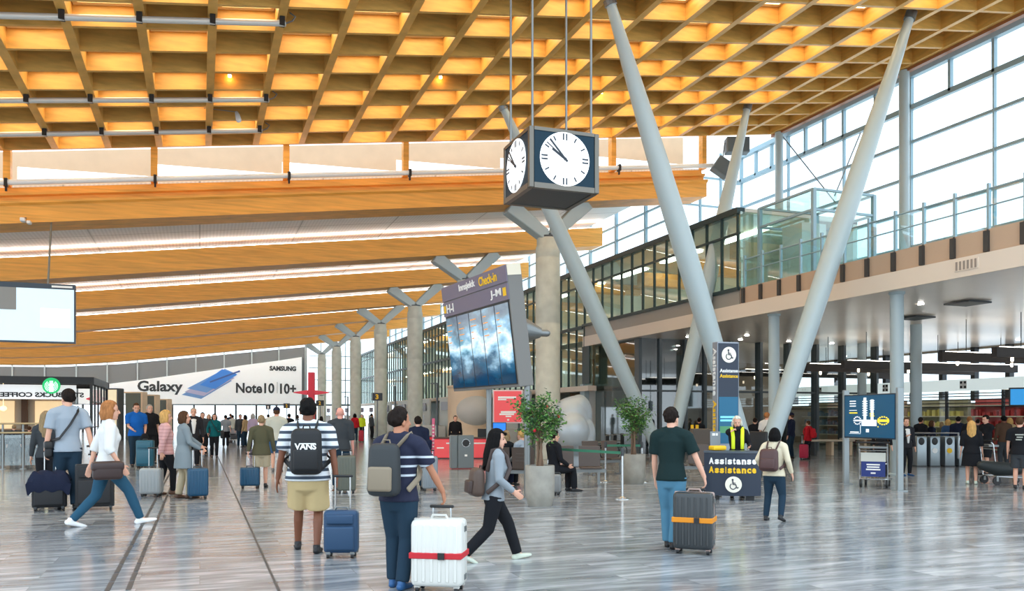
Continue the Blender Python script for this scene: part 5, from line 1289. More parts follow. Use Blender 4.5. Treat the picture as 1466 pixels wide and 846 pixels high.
# ================================================================== WASTE BIN
d = DG(671); p = W(661, 671, d); p.z = 0
t = thing('waste_bin', 'grey steel two-part waste bin with a round opening, before the red counter', 'bin', p, AZ(661)+0.15)
BINM = mat('bin_grey', srgb(112,120,122), 0.4, 0.3)
b = BM(); rbox(b, (0.10,0,0.53), (0.50,0.42,1.02), 0.02, 2); obj('bin_body', b, BINM, t)
b = BM(); rbox(b, (-0.26,0,0.53), (0.20,0.42,1.02), 0.02, 2); obj('side_bin', b, BINM, t)
b = BM(); tube(b, [(0.10+0.12*math.cos(a),-0.215,0.80+0.12*math.sin(a)) for a in [2*pi*k/20 for k in range(21)]], 0.014, 6); obj('opening_ring', b, CHROME, t, True)
b = BM(); cyl(b, (0,0,0), 0.11, 0.012, 24, M=Matrix.Translation((0.10,-0.206,0.80)) @ Matrix.Rotation(pi/2,4,'X')); obj('opening', b, BLACK, t)
b = BM(); cbox(b, (0.10,-0.213,0.86), (0.16,0.006,0.05)); obj('sign_plate', b, RED, t)
b = BM(); cbox(b, (0.10,-0.213,0.42), (0.08,0.006,0.06)); obj('sticker', b, WHT, t)
# ================================================================== RED COUNTERS AND SIGNS
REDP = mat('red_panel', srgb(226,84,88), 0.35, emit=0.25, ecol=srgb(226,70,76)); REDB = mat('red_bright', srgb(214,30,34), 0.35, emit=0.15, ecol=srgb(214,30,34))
d = 32.0; Mx = facing(664, 645, d); Mx.translation.z = 0; k = d/F
t = thing_m('service_counter', 'long pinkish-red service counter with white lines behind the waste bin', 'counter', Mx)
w = 84*k
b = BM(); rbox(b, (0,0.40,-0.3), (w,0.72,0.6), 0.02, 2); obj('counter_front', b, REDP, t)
b = BM(); rbox(b, (0,0.80,-0.32), (w+0.06,0.05,0.72), 0.015, 2); obj('counter_top', b, mat('counter_top', srgb(70,50,50), 0.3), t)
b = BM(); cbox(b, (0,0.02,-0.3), (w-0.1,0.06,0.5)); obj('plinth', b, DKGREY, t)
marks('line_marking', [(-w*0.30,-w*0.06,0.60,0.05),(w*0.02,w*0.42,0.60,0.05),(-w*0.46,-w*0.34,0.42,0.05)], 0.004, WHT, t)
b = BM(); rbox(b, (w*0.34,0.98,-0.45), (0.5,0.34,0.05), 0.01, 1); obj('monitor', b, BLACK, t)
d2 = 33.5; Mx = facing(613, 641, d2); Mx.translation.z = 0
t = thing_m('small_counter', 'small bright red counter block left of the pink totem', 'counter', Mx)
b = BM(); rbox(b, (0,0.40,-0.25), (0.50,0.80,0.5), 0.02, 2); obj('counter_front', b, REDB, t)
b = BM(); rbox(b, (0,0.83,-0.25), (0.54,0.05,0.54), 0.01, 1); obj('counter_top', b, DKGREY, t)
Mx = facing(620.5, 640, 33.0); Mx.translation.z = 0
t = thing_m('pink_totem', 'slim pink and white totem between the two red counters', 'totem', Mx)
b = BM(); rbox(b, (0,0.78,0), (0.11,1.54,0.11), 0.015, 2); obj('totem_body', b, mat('totem_pink', srgb(226,110,150), 0.4), t)
marks('totem_mark', [(-0.035,0.035,0.3+0.14*i,0.05) for i in range(8)], 0.058, WHT, t)
b = BM(); cbox(b, (0,0.012,0), (0.2,0.025,0.2)); obj('totem_base', b, DKGREY, t)
Mx = facing(727, 606, 31.0); zz = Mx.translation.z; Mx.translation.z = 0; k = 31.0/F
t = thing_m('red_board', 'red lit board with white lines below the departure board', 'sign', Mx)
b = BM(); rbox(b, (0,zz+24*k,-0.08), (43*k,48*k,0.12), 0.015, 2); obj('board_frame', b, mat('frame_pale', srgb(226,200,200), 0.4), t)
b = BM(); cbox(b, (0,zz+24*k,-0.015), (39*k,44*k,0.03)); obj('board_panel', b, REDP, t)
marks('line_marking', [(-14*k,12*k,zz+37*k,3*k),(-14*k,-2*k,zz+34*k,2*k),(-10*k,12*k,zz+16*k,3*k),(-12*k,9*k,zz+13*k,2.4*k),(-3*k,5*k,zz+10*k,2*k),(-1*k,2*k,zz+5*k,2.5*k)], 0.002, WHT, t)
for x in (-16*k, 16*k):
    b = BM(); tube(b, [(x,0,-0.08),(x,zz+2*k,-0.08)], 0.04, 10, rnd=False); obj('post', b, DKGREY, t)
Mx = facing(701, 600, 31.5); zz = Mx.translation.z; Mx.translation.z = 0; k = 31.5/F
t = thing_m('banner_stand', 'narrow white and pink upright banner left of the red board', 'sign', Mx)
b = BM(); rbox(b, (0,zz+8*k,0), (6*k,66*k,0.08), 0.01, 1); obj('banner_panel', b, mat('banner_pale', srgb(240,226,226), 0.5), t)
marks('banner_mark', [(-1.5*k,1.5*k,zz+(30-7*i)*k,3*k) for i in range(6)], 0.045, REDP, t)
b = BM(); tube(b, [(0,0,0),(0,zz-24*k,0)], 0.03, 8, rnd=False); cyl(b, (0,0,0), 0.2, 0.03, M=Matrix.Rotation(-pi/2,4,'X')); obj('post', b, DKGREY, t)
Mx = facing(715, 622, 27.0); zz = Mx.translation.z; Mx.translation.z = 0
t = thing_m('blue_monitor', 'small monitor with bright blue screen on a stand behind the striding person in grey top', 'monitor', Mx)
b = BM(); rbox(b, (0,zz+0.22,0), (0.44,0.34,0.06), 0.015, 2); q = obj('monitor_case', b, BLACK, t)
b = BM(); box(b, (-0.20,zz+0.07,0.03), (0.20,zz+0.37,0.036)); obj('screen', b, emis('screen_blue', srgb(30,110,210), 0.9), q)
b = BM(); tube(b, [(0,0,0),(0,zz+0.1,0)], 0.04, 10, rnd=False); cyl(b, (0,0,0), 0.2, 0.03, M=Matrix.Rotation(-pi/2,4,'X')); obj('post', b, DKGREY, t)
person('staff member in black seated behind the red counter', 652, 645, 597, 176, 'm', 'fair', 'dark', 'short', 'black', 'long', 'black', 'long', 'black', at=33.6, H=1.66, vox=0.022, face=False)
# round white booth behind the counter
p = W(671, 600, 40); p.z = 0
t = thing('round_booth', 'round cream booth with grey bulge behind the red counter', 'booth', p)
b = BM(); lathe(b, [(1.0,0),(1.0,2.95),(1.05,3.0),(1.05,3.08),(0.9,3.1)], 32); obj('booth_body', b, CREAM, t, True)
b = BM(); ell(b, (0.05,-0.62,1.9), (0.85,0.75,0.8), None, 24, 16); obj('bulge', b, mat('bulge_grey', srgb(196,194,186), 0.4), t, True)
# ================================================================== MAP SCREEN
P1 = G(1211, 693); P2 = G(1288, 703); P1.z = P2.z = 0
xd = (P2-P1).normalized(); Mx = mframe(P1, xd, (0,0,1)); Lm = (P2-P1).length
t = thing_m('map_screen', 'blue terminal map screen between two grey posts in front of a luggage trolley', 'screen', Mx)
PST2 = mat('post_grey', srgb(150,158,160), 0.35, 0.3)
for x in (0, Lm):
    b = BM(); rbox(b, (x,1.12,0), (0.085,2.24,0.14), 0.01, 1); cbox(b, (x,0.01,0), (0.2,0.02,0.26)); obj('post', b, PST2, t)
zlo = W(1283,629,18.4).z; zhi = W(1283,563,18.4).z; hm = zhi-zlo
b = BM(); rbox(b, (Lm/2,(zlo+zhi)/2,0.02), (Lm-0.06,hm,0.10), 0.01, 1); obj('screen_frame', b, mat('frame_navy', srgb(20,44,64), 0.35), t)
MAPB = emis('map_blue', srgb(8,80,116), 0.28)
b = BM(); box(b, (0.07,zlo+0.03,0.068), (Lm-0.07,zhi-0.03,0.074)); sc = obj('screen', b, MAPB, t)
U = lambda u, v: (0.07+u*(Lm-0.14), zlo+0.03+v*(hm-0.06))
WM = emis('map_white', srgb(232,240,246), 0.6); YM = emis('map_yellow', srgb(236,214,60), 0.6)
def mp_box(bm, u0, v0, u1, v1): a = U(u0,v0); c = U(u1,v1); box(bm, (a[0],a[1],0.075), (c[0],c[1],0.079))
b = BM(); mp_box(b, .36,.27,.66,.42); mp_box(b, .40,.42,.455,.95); mp_box(b, .545,.42,.60,.90); mp_box(b, .22,.38,.37,.42)
for i in range(7): mp_box(b, .375,.52+.055*i,.48,.54+.055*i)
for i in range(5): mp_box(b, .525,.66+.05*i,.62,.68+.05*i)
for i in range(12):
    a = 2*pi*i/12; mp_box(b, .27+.07*math.cos(a)-.012, .40+.09*math.sin(a)-.014, .27+.07*math.cos(a)+.012, .40+.09*math.sin(a)+.014)
mp_box(b, .10,.075,.34,.085); mp_box(b, .12,.10,.30,.13); mp_box(b, .33,.10,.34,.3); mp_box(b, .45,.12,.51,.2)
for i in range(3): mp_box(b, .11,.74+.06*i,.24,.765+.06*i)
mp_box(b, .10,.64,.26,.655)
obj('map_print', b, WM, sc)
b = BM()
for i in range(14):
    a = 2*pi*i/14; mp_box(b, .79+.10*math.cos(a)-.014, .40+.09*math.sin(a)-.016, .79+.10*math.cos(a)+.014, .40+.09*math.sin(a)+.016)
mp_box(b, .68,.37,.90,.43); mp_box(b, .525,.55,.61,.575); mp_box(b, .525,.50,.62,.52); mp_box(b, .10,.57,.27,.60); mp_box(b, .68,.24,.70,.27)
obj('map_marking', b, YM, sc)
# ================================================================== LUGGAGE TROLLEYS
def trolley(label, px, foot, ang, sign=True, d=None):
    d = DG(foot) if d is None else d; p = W(px, foot, d); p.z = 0
    t = thing('luggage_trolley', label, 'trolley', p, AZ(px)-math.radians(ang), 'luggage trolleys')
    b = BM()
    for x in (-0.29,0.29): tube(b, [(x,0.50,0.16),(x,-0.32,0.20),(x,-0.40,0.95),(x,-0.46,1.02)], 0.018, 8)
    for y, z in ((0.50,0.16),(0.1,0.18),(-0.32,0.20)): tube(b, [(-0.29,y,z),(0.29,y,z)], 0.015, 8)
    tube(b, [(-0.29,-0.39,0.85),(0.29,-0.39,0.85)], 0.015, 8); tube(b, [(-0.29,-0.36,0.55),(0.29,-0.36,0.55)], 0.012, 8)
    obj('frame', b, CHROME, t, True)
    b = BM(); tube(b, [(-0.33,-0.47,1.03),(0.33,-0.47,1.03)], 0.024, 10); obj('push_bar', b, BLACK, t, True)
    b = BM(); rbox(b, (0,-0.38,0.92), (0.60,0.24,0.06), 0.015, 1); obj('basket', b, GREYM, t)
    b = BM(); 
    for x in (-0.2,-0.1,0,0.1,0.2): cbox(b, (x,0.09,0.19), (0.03,0.82,0.012))
    obj('deck', b, GREYM, t)
    for x, y in ((-0.27,-0.30),(0.27,-0.30),(-0.25,0.46),(0.25,0.46)):
        b = BM(); r = 0.095 if y < 0 else 0.07
        tube(b, [(x-0.022,y,r),(x+0.022,y,r)], [r,r], 18, rnd=False); q = obj('wheel', b, BLACK, t, True)
        b = BM(); cbox(b, (x,y,r+0.05), (0.07,0.05,0.12)); obj('wheel_fork', b, GREYM, q)
    if sign:
        b = BM(); cbox(b, (0,-0.40,0.70), (0.52,0.012,0.20)); obj('upper_panel', b, mat('trolley_pale', srgb(206,208,198), 0.4), t)
        b = BM(); cbox(b, (0,-0.395,0.44), (0.50,0.014,0.36)); q = obj('advert_panel', b, mat('trolley_blue', srgb(24,48,120), 0.4), t)
        b = BM()
        for x0, x1, z in ((-0.14,0.14,0.53),(-0.13,0.13,0.475),(-0.15,0.15,0.42),(-0.05,0.05,0.34)): box(b, (x0,-0.408,z-0.016), (x1,-0.402,z+0.016))
        obj('line_marking', b, WHT, q)
    return t, p
trolley('luggage trolley with a blue panel, standing below the map screen', 1253, 697, 6)
trolley('luggage trolley carrying a dark bag next to the man in black shorts', 1436, 693, 60, False)
b = BM(); tube(b, [(-0.45,0,0.30),(-0.1,0,0.22),(0.4,0.02,0.20)], [0.10,0.17,0.14], 14); o = obj('duffel_bag', b, mat('bag_black', srgb(36,42,42), 0.6), None, True); p = W(1432,690,19.7); o.location = (p.x,p.y,0.17); o.rotation_euler = (0,0,-AL); tag(o, 'dark duffel bag lying on the trolley near the man in black shorts', 'bag')
# ================================================================== CARD GATES
GATE = mat('gate_steel', srgb(150,160,164), 0.3, 0.6)
for k, (px, lb) in enumerate(((1318,'leftmost card gate, beside the man in a dark suit'),(1337,'grey card gate with a dark oval reader, second from the left'),(1358,'grey card gate with a yellow round mark'),(1378,'grey card gate partly behind the person in short black dress'))):
    d = DG(668); p = W(px, 668, d); p.z = 0
    t = thing('card_gate', lb, 'gate', p, 0.0-0.35, 'card gates')
    b = BM(); rbox(b, (0,0.18,0.49), (0.32,0.55,0.98), 0.03, 2); obj('gate_body', b, GATE, t, True)
    b = BM(); cbox(b, (0.165,0.18,0.45), (0.02,0.45,0.86)); cbox(b, (0,0.18,0.02), (0.33,0.56,0.04)); obj('side_panel', b, DKGREY, t)
    b = BM(); ell(b, (-0.02,-0.10,0.82), (0.10,0.02,0.12), None, 16, 10); obj('reader', b, BLACK, t, True)
    if k in (1,2):
        b = BM(); cyl(b, (0,0,0), 0.085, 0.01, 20, M=Matrix.Translation((-0.02,-0.102,0.52)) @ Matrix.Rotation(pi/2,4,'X')); obj('round_mark', b, YEL if k == 2 else WHT, t)
    b = BM(); 
    for z in (0.3,0.6,0.85): tube(b, [(0.16,0.36,z),(0.23,0.36,z)], 0.018, 6)
    obj('barrier_arm', b, CHROME, t, True)
pa = W(1302, 620, 26.6); pb = W(1372, 620, 26.6)
t = thing('guard_rail', 'steel guard rail running above the card gates', 'rail', (pa.x,pa.y,0))
v = pb-pa; v.z = 0
b = BM(); tube(b, [(0,0,1.09),v+Vector((0,0,1.09)),v+Vector((0,0,0.3))], 0.03, 8); tube(b, [(0,0,1.09),(0,0,0)], 0.025, 8); obj('rail_tube', b, CHROME, t, True)
# ================================================================== LIT HEADER BAND AND GLASS SCREEN BEHIND THE QUEUE
def lamp_panels():
    m = bpy.data.materials.new('lit_band'); m.use_nodes = True; nt = m.node_tree; bs = nt.nodes['Principled BSDF']
    tc = nt.nodes.new('ShaderNodeTexCoord'); br = nt.nodes.new('ShaderNodeTexBrick'); br.offset = 0
    for k_, v_ in (('Scale',1.0),('Brick Width',1.15),('Row Height',3.0),('Mortar Size',0.02),('Bias',0.0)): br.inputs[k_].default_value = v_
    br.inputs['Color1'].default_value = (*srgb(214,226,230),1); br.inputs['Color2'].default_value = (*srgb(240,226,180),1); br.inputs['Mortar'].default_value = (*srgb(150,160,160),1)
    sw_ = nt.nodes.new('ShaderNodeMapping'); sw_.inputs['Rotation'].default_value = (0,0,pi/2); nt.links.new(tc.outputs['Object'], sw_.inputs[0]); nt.links.new(sw_.outputs[0], br.inputs['Vector'])
    nt.links.new(br.outputs['Color'], bs.inputs['Base Color']); nt.links.new(br.outputs['Color'], bs.inputs['Emission Color']); bs.inputs['Emission Strength'].default_value = 1.5
    return m
XB = 31.0
t = thing('lit_header', 'long backlit pale header band with square symbols above the queue under the mezzanine', 'sign', (XB, 30, 2.74))
b = BM(); box(b, (0,-13,0), (0.3,9.5,0.5)); obj('header_box', b, lamp_panels(), t)
for y in (-12,-7.2,-2.8,1.6,6.2):
    b = BM(); cbox(b, (-0.01,y,0.26), (0.02,0.34,0.34)); q = obj('symbol_plate', b, WHT, t)
    b = BM()
    for dy, dz in ((-0.1,-0.1),(0.1,-0.1),(-0.1,0.1),(0.1,0.1)): cbox(b, (-0.025,y+dy,0.26+dz), (0.01,0.10,0.10))
    obj('symbol', b, BLACK, q)
PAN = glass('booth_glass', (0.88,0.92,0.90), 0.03)
b = BM(); quad(b, (XB+0.15,17,0.1),(XB+0.15,39.5,0.1),(XB+0.15,39.5,2.74),(XB+0.15,17,2.74)); struct('window_13', b, PAN)
b = BM()
for k in range(9):
    y = 17+2.8*k; box(b, (XB+0.1,y-0.05,0), (XB+0.2,y+0.05,2.74))
for z in (2.05,2.2,2.35,2.5,2.62): box(b, (XB+0.11,17,z-0.02), (XB+0.16,39.5,z+0.02))
struct('trim_51', b, DARKP)
# shelves, desks and red wall behind the glass
for k, (y, w_, c, lb) in enumerate(((27.3,3.6,(206,92,92),'coral red display wall behind the queue at the right'),(31.2,3.4,(176,170,140),'olive and cream display shelf behind the queue'),(35.0,3.4,(196,150,110),'tan display shelf beyond the card gates'),(38.8,3.4,(206,192,160),'cream display shelf left of the card gates'))):
    t = thing('display_shelf', lb, 'shelf', (33.6, y, 0), 0, 'display shelves under the mezzanine')
    m_ = mat('shelf_%d' % k, srgb(*c), 0.5)
    b = BM(); box(b, (0.3,-w_/2,0), (0.5,w_/2,2.45)); obj('back_panel', b, m_, t)
    for z in (0.1,0.6,1.1,1.6,2.1):
        b = BM(); box(b, (-0.2,-w_/2,z), (0.3,w_/2,z+0.05)); obj('shelf_board', b, mat('shelf_pale', srgb(226,214,190), 0.5), t)
    rr = random.Random(k); b = BM()
    for z in (0.65,1.15,1.65):
        y0 = -w_/2+0.1
        while y0 < w_/2-0.2:
            h_ = rr.uniform(0.12,0.34); w2 = rr.uniform(0.08,0.2); box(b, (-0.1,y0,z), (0.15,y0+w2,z+h_)); y0 += w2+rr.uniform(0.03,0.2)
    o = obj('goods', b, mat('goods_%d' % k, srgb(*[(190,60,60),(230,214,120),(236,226,210),(120,150,170)][k]), 0.5), t); o['kind'] = 'stuff'
p = W(1472, 568, 27.5); t = thing_m('hanging_screen', 'dark screen with a blue picture at the right edge, over the queue', 'screen', mframe(p, (math.cos(-0.9),math.sin(-0.9),0), (0,0,1)))
b = BM(); rbox(b, (0,0,-0.05), (1.1,0.62,0.1), 0.02, 2); q = obj('screen_case', b, BLACK, t)
b = BM(); box(b, (-0.5,-0.26,0.0), (0.5,0.26,0.006)); obj('screen', b, emis('scr_cyan', srgb(40,150,220), 0.5), q)
b = BM(); tube(b, [(0,0.3,-0.05),(0,5.02-p.z,-0.05)], 0.025, 8, rnd=False); obj('hanger', b, BLACK, t)
# bench tables near the lift core
for px, foot, lb in ((1188,652,'long pale bench table right of the red-jacketed traveller'),(1235,648,'long wooden bench behind the luggage trolley')):
    d = DG(foot); p = W(px, foot, d); p.z = 0
    t = thing('queue_table', lb, 'table', p, -AL+0.1, 'bench tables')
    b = BM(); rbox(b, (0,0,0.62), (1.9,0.6,0.07), 0.015, 1); obj('table_top', b, mat('table_pale', srgb(196,182,160), 0.4), t)
    for x in (-0.75,0.0,0.8):
        b = BM(); cbox(b, (x,0,0.30), (0.10,0.5,0.58)); obj('leg', b, DKGREY if x < 0 else CREAM, t)
# dark seat backs and a yellow post near the pillar
for px, lb in ((991,'left of two yellow posts at the glass core'),(998,'right of two yellow posts at the glass core')):
    d = 27.0; p = W(px, 650, d); p.z = 0
    b = BM(); tube(b, [(0,0,0),(0,0,1.35)], 0.05, 10, rnd=False); o = obj('bollard', b, YEL, None, True); o.location = p; tag(o, 'yellow post, the ' + lb, 'post')
d = 26.0; p = W(1004, 650, d); p.z = 0; b = BM(); rbox(b, (0,0,0.62), (0.62,0.5,1.24), 0.03, 2); o = obj('info_cabinet', b, mat('cabinet_brown', srgb(88,80,74), 0.5)); o.location = p; o.rotation_euler = (0,0,-AL); tag(o, 'brown cabinet beside the yellow posts', 'cabinet')
d = 20.3; p = W(1079, 640, d); p.z = 0
t = thing('office_chair', 'black office chair behind the assistance desk helper', 'chair', p, AZ(1078)+2.6)
b = BM(); rbox(b, (0,0,0.48), (0.48,0.46,0.09), 0.03, 2); obj('seat', b, BLACK, t, True)
b = BM(); rbox(b, (0,-0.22,0.92), (0.48,0.08,0.66), 0.03, 3); obj('backrest', b, BLACK, t, True)
b = BM(); tube(b, [(0,0,0.08),(0,0,0.46)], 0.03, 10)
for k in range(5): a = 2*pi*k/5; tube(b, [(0,0,0.1),(0.28*math.cos(a),0.28*math.sin(a),0.04)], 0.02, 6)
obj('base', b, GREYM, t, True)
# wheelchairs parked by the white wall
for k, px in enumerate((862, 873, 884)):
    d = 30.0+0.9*k; p = W(px, 640, d); p.z = 0
    t = thing('wheelchair', ('leftmost','middle','rightmost')[k] + ' of three dark wheelchairs parked between the sculpture and the second planter', 'wheelchair', p, AZ(px)+1.3, 'parked wheelchairs')
    for sx in (-1,1):
        b = BM(); tube(b, [(0.28*sx, 0.30*math.cos(a), 0.30+0.30*math.sin(a)) for a in [2*pi*i/18 for i in range(19)]], 0.02, 6)
        for i in range(6): a = pi*i/3; tube(b, [(0.28*sx,0,0.30),(0.28*sx,0.29*math.cos(a),0.30+0.29*math.sin(a))], 0.006, 4)
        obj('wheel', b, BLACK, t, True)
    b = BM(); rbox(b, (0,0.05,0.50), (0.46,0.42,0.05), 0.02, 1); obj('seat', b, BLACK, t)
    b = BM(); rbox(b, (0,-0.18,0.75), (0.46,0.05,0.46), 0.02, 1); obj('backrest', b, BLACK, t)
    b = BM()
    for sx in (-1,1): tube(b, [(0.24*sx,-0.32,0.96),(0.24*sx,-0.19,0.94),(0.24*sx,-0.16,0.45),(0.24*sx,0.3,0.45),(0.20*sx,0.45,0.1)], 0.014, 6); tube(b, [(0.24*sx,-0.16,0.70),(0.24*sx,0.2,0.70),(0.24*sx,0.22,0.5)], 0.014, 6)
    obj('frame', b, GREYM, t, True)
# loudspeakers beside the strut
for px, py, w_, h_, rx, lb in ((1055,209,0.92,0.62,0.0,'upright grey loudspeaker behind the top of the leaning strut'),(1034,240,0.72,0.62,0.6,'tilted grey loudspeaker below the upright one, left of the strut')):
    d = 34.0; p = W(px, py, d)
    t = thing('loudspeaker', lb, 'loudspeaker', p, -AL)
    b = BM(); rbox(b, (0,0,0), (w_,0.5,h_), 0.03, 2, Matrix.Rotation(rx, 4, 'Y')); obj('speaker_case', b, mat('speaker_grey', srgb(104,114,120), 0.5), t)
    b = BM(); rbox(b, (0,-0.255,0), (w_*0.9,0.02,h_*0.88), 0.005, 1, Matrix.Rotation(rx, 4, 'Y')); obj('grille', b, mat('speaker_grille', srgb(84,94,100), 0.7), t)
    b = BM(); tube(b, [(0,0,h_*0.4),(0.1,0,13.0-p.z if rx == 0 else 1.0)], 0.025, 6, rnd=False); obj('hanger', b, GREYM, t)
# ================================================================== BIG HANGING SCREEN AT THE LEFT
Y0 = 29.0
pr = W(108, 408, DY(108, Y0)); xr_ = pr.x; z1 = pr.z; z0 = W(108, 492, DY(108, Y0)).z
t = thing('hanging_screen', 'large white-blue advertising screen hanging from the nearest timber beam at the left edge', 'screen', (xr_-2.0, Y0, z0))
hh = z1-z0
b = BM(); box(b, (-2.0,0,0), (2.0,0.16,hh)); obj('screen_case', b, mat('screen_case', srgb(52,66,80), 0.4), t)
b = BM(); box(b, (-1.96,-0.012,0.05), (1.96,0.004,hh-0.16)); q = obj('screen', b, mat('ad_screen', srgb(214,232,240), 0.3, emit=0.36, ecol=srgb(206,232,246), ), t)
b = BM(); box(b, (-1.96,-0.02,hh*0.54), (0.40,-0.010,hh-0.16)); obj('grey_picture', b, mat('ad_grey', srgb(140,140,136), 0.4), q)
b = BM(); box(b, (1.05,-0.02,hh*0.26), (1.85,-0.012,hh*0.58)); obj('screen_print', b, emis('ad_white', srgb(250,252,252), 0.5), q)
b = BM(); box(b, (1.35,-0.02,hh-0.11), (1.92,-0.012,hh-0.05)); obj('line_marking', b, WHT, t)
b = BM(); cyl(b, (0,0,0), 0.09, 0.01, 20, M=Matrix.Translation((-0.66,-0.012,hh*0.45)) @ Matrix.Rotation(pi/2,4,'X')); obj('red_dot', b, RED, q)
xc = W(68, 400, DY(68, Y0)).x-(xr_-2.0)
for x in (xc, -xc-0.4):
    b = BM(); tube(b, [(x,0.1,hh),(x,0.7,zb(xr_-2+x)-z0+0.05)], 0.03, 8, rnd=False); obj('hanger', b, GREYM, t)
# small cameras under the beam
for px, py in ((33,315),):
    p = W(px, py, DY(px, 29.5)); t = thing('beam_camera', 'small white camera under the nearest timber beam, above the hanging screen', 'camera', p)
    b = BM(); rbox(b, (0,0,0), (0.14,0.3,0.12), 0.03, 2); rbox(b, (0.16,0.02,-0.06), (0.12,0.24,0.10), 0.03, 2); obj('camera_body', b, WHITE, t, True)
    b = BM(); tube(b, [(0.05,0.05,0.05),(0.05,0.3,0.22)], 0.03, 8); obj('bracket', b, GREYM, t)
# ================================================================== BANNER ON THE END WALL
YB = YE-0.4
BP = lambda px, py, dy=0.0: W(px, py, DY(px, YB-dy))
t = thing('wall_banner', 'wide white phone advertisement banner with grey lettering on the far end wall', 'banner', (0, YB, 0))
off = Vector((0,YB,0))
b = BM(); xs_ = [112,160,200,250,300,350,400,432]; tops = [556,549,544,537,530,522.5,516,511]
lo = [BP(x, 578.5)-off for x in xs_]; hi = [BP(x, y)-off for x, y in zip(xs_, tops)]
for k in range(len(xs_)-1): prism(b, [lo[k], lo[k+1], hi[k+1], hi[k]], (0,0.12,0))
obj('banner_sheet', b, mat('banner_white_glow', srgb(232,236,236), 0.5, emit=0.22, ecol=srgb(226,236,238)), t)  # sheet given a faint glow of its own to look brighter
BT = mat('banner_grey_ink', srgb(48,54,58), 0.6)
def btext(s_, x0, x1, y0, y1, bold=0.03):
    a = BP((x0+x1)/2, (y0+y1)/2, 0.03)-off; w_ = (BP(x1,y0)-BP(x0,y0)).length; h_ = BP(x0,y0).z-BP(x0,y1).z
    text('lettering', s_, 1.0, BT, t, None, M=Matrix.Translation(a) @ Matrix.Rotation(pi/2, 4, 'X'), fit=(w_,h_), bold=bold, ext=0.02)
btext('Galaxy', 197, 262, 545, 565); btext('Note10', 338, 393, 548, 563); btext('10+', 401, 424, 549, 564); btext('SAMSUNG', 386, 424, 524, 531, 0.05)
b = BM(); a = BP(396.5,563,0.03)-off; c = BP(397.3,547,0.03)-off; box(b, (a.x,a.y,a.z), (c.x,a.y+0.02,c.z)); obj('divider', b, mat('ink_pale', srgb(170,176,178), 0.6), t)
for k, (dx, dy, col) in enumerate(((0,9,(104,150,206)),(4,5,(176,178,214)),(8,0,(98,150,214)))):
    b = BM(); P = [BP(x+dx-4, y+dy, 0.04+0.02*k)-off for x, y in ((264,556),(318,528),(336,536),(292,562))]
    prism(b, P, (0,0.015,0)); obj('phone', b, mat('phone_%d' % k, srgb(*col), 0.4), t)
b = BM(); prism(b, [BP(x, y, 0.11)-off for x, y in ((286,551),(318,528.5),(340,536),(308,557))], (0,0.015,0)); obj('phone_screen', b, mat('phone_blue', srgb(44,128,220), 0.4), t)
b = BM(); prism(b, [BP(x, y, 0.13)-off for x, y in ((300,546),(343,530),(344,532),(301,548))], (0,0.015,0)); obj('stylus', b, mat('stylus_blue', srgb(40,80,150), 0.4), t)
# ================================================================== COFFEE KIOSK AT THE LEFT
KB = mat('kiosk_black', srgb(34,38,40), 0.5)
X0, X1, Ya, Yb2, KH = -16.0, -4.0, 36.7, 42.6, 3.17
t = thing('coffee_kiosk', 'coffee kiosk with a black slatted roof and green lit disc at the left', 'kiosk', (X1, Ya, 0))
b = BM(); box(b, (X0-X1,-0.05,KH-0.28), (0.1,0.08,KH)); box(b, (-0.05,0,KH-0.28), (0.08,Yb2-Ya,KH)); box(b, (X0-X1,Yb2-Ya-0.1,KH-0.28), (0.1,Yb2-Ya,KH)); obj('roof_frame', b, KB, t)
b = BM()
for k in range(9): y = 0.5+k*0.62; box(b, (X0-X1,y,KH-0.2), (0,y+0.12,KH-0.02))
obj('roof_slat', b, KB, t)
for x, y in ((0,0),(0,Yb2-Ya-0.1),(-3.4,0),(X0-X1+0.5,0)):
    b = BM(); box(b, (x-0.05,y-0.05,0), (x+0.05,y+0.05,KH-0.28)); obj('post', b, KB, t)
b = BM()
for k in range(1,5): y = (Yb2-Ya)*k/5; box(b, (-0.03,y-0.03,0), (0.03,y+0.03,KH-0.28))
for z in (1.2,2.2): box(b, (-0.02,0,z-0.02), (0.02,Yb2-Ya,z+0.02))
obj('side_frame', b, KB, t)
b = BM(); quad(b, (0,0,0.1),(0,Yb2-Ya,0.1),(0,Yb2-Ya,2.85),(0,0,2.85)); obj('side_pane', b, PAN, t)
b = BM(); box(b, (X0-X1,0.5,2.30), (-0.6,0.6,2.86)); fb = obj('sign_board', b, mat('kiosk_board', srgb(226,230,230), 0.5, emit=0.5, ecol=(1,1,1)), t)
M = Matrix.Translation((W(61,565,DY(61,Ya+0.48)).x-X1,0.48,W(61,565,DY(61,Ya+0.48)).z)) @ Matrix.Rotation(pi/2, 4, 'X') @ Matrix.Diagonal((-1,1,1,1))
text('lettering', 'STARBUCKS COFFEE', 0.3, KB, t, None, M=M, fit=(2.9,0.19), bold=0.012)
pd = W(73, 552, DY(73, Ya-0.2)) - Vector((X1,Ya,0))
GRN = emis('logo_green', srgb(20,170,96), 0.75); LW = emis('logo_white', srgb(214,250,232), 0.9)
Mg = Matrix.Translation((pd.x,-0.12,pd.z)) @ Matrix.Rotation(pi/2, 4, 'X')
b = BM(); cyl(b, (0,0,-0.06), 0.31, 0.07, 36, M=Mg); lg = obj('logo_disc', b, GRN, t)
b = BM()
cyl(b, (0,0.02,0.012), 0.09, 0.012, 20, M=Mg)
for i in range(3): box(b, (-0.06+0.045*i,0.11,0.012), (-0.03+0.045*i,0.19,0.022), Mg)
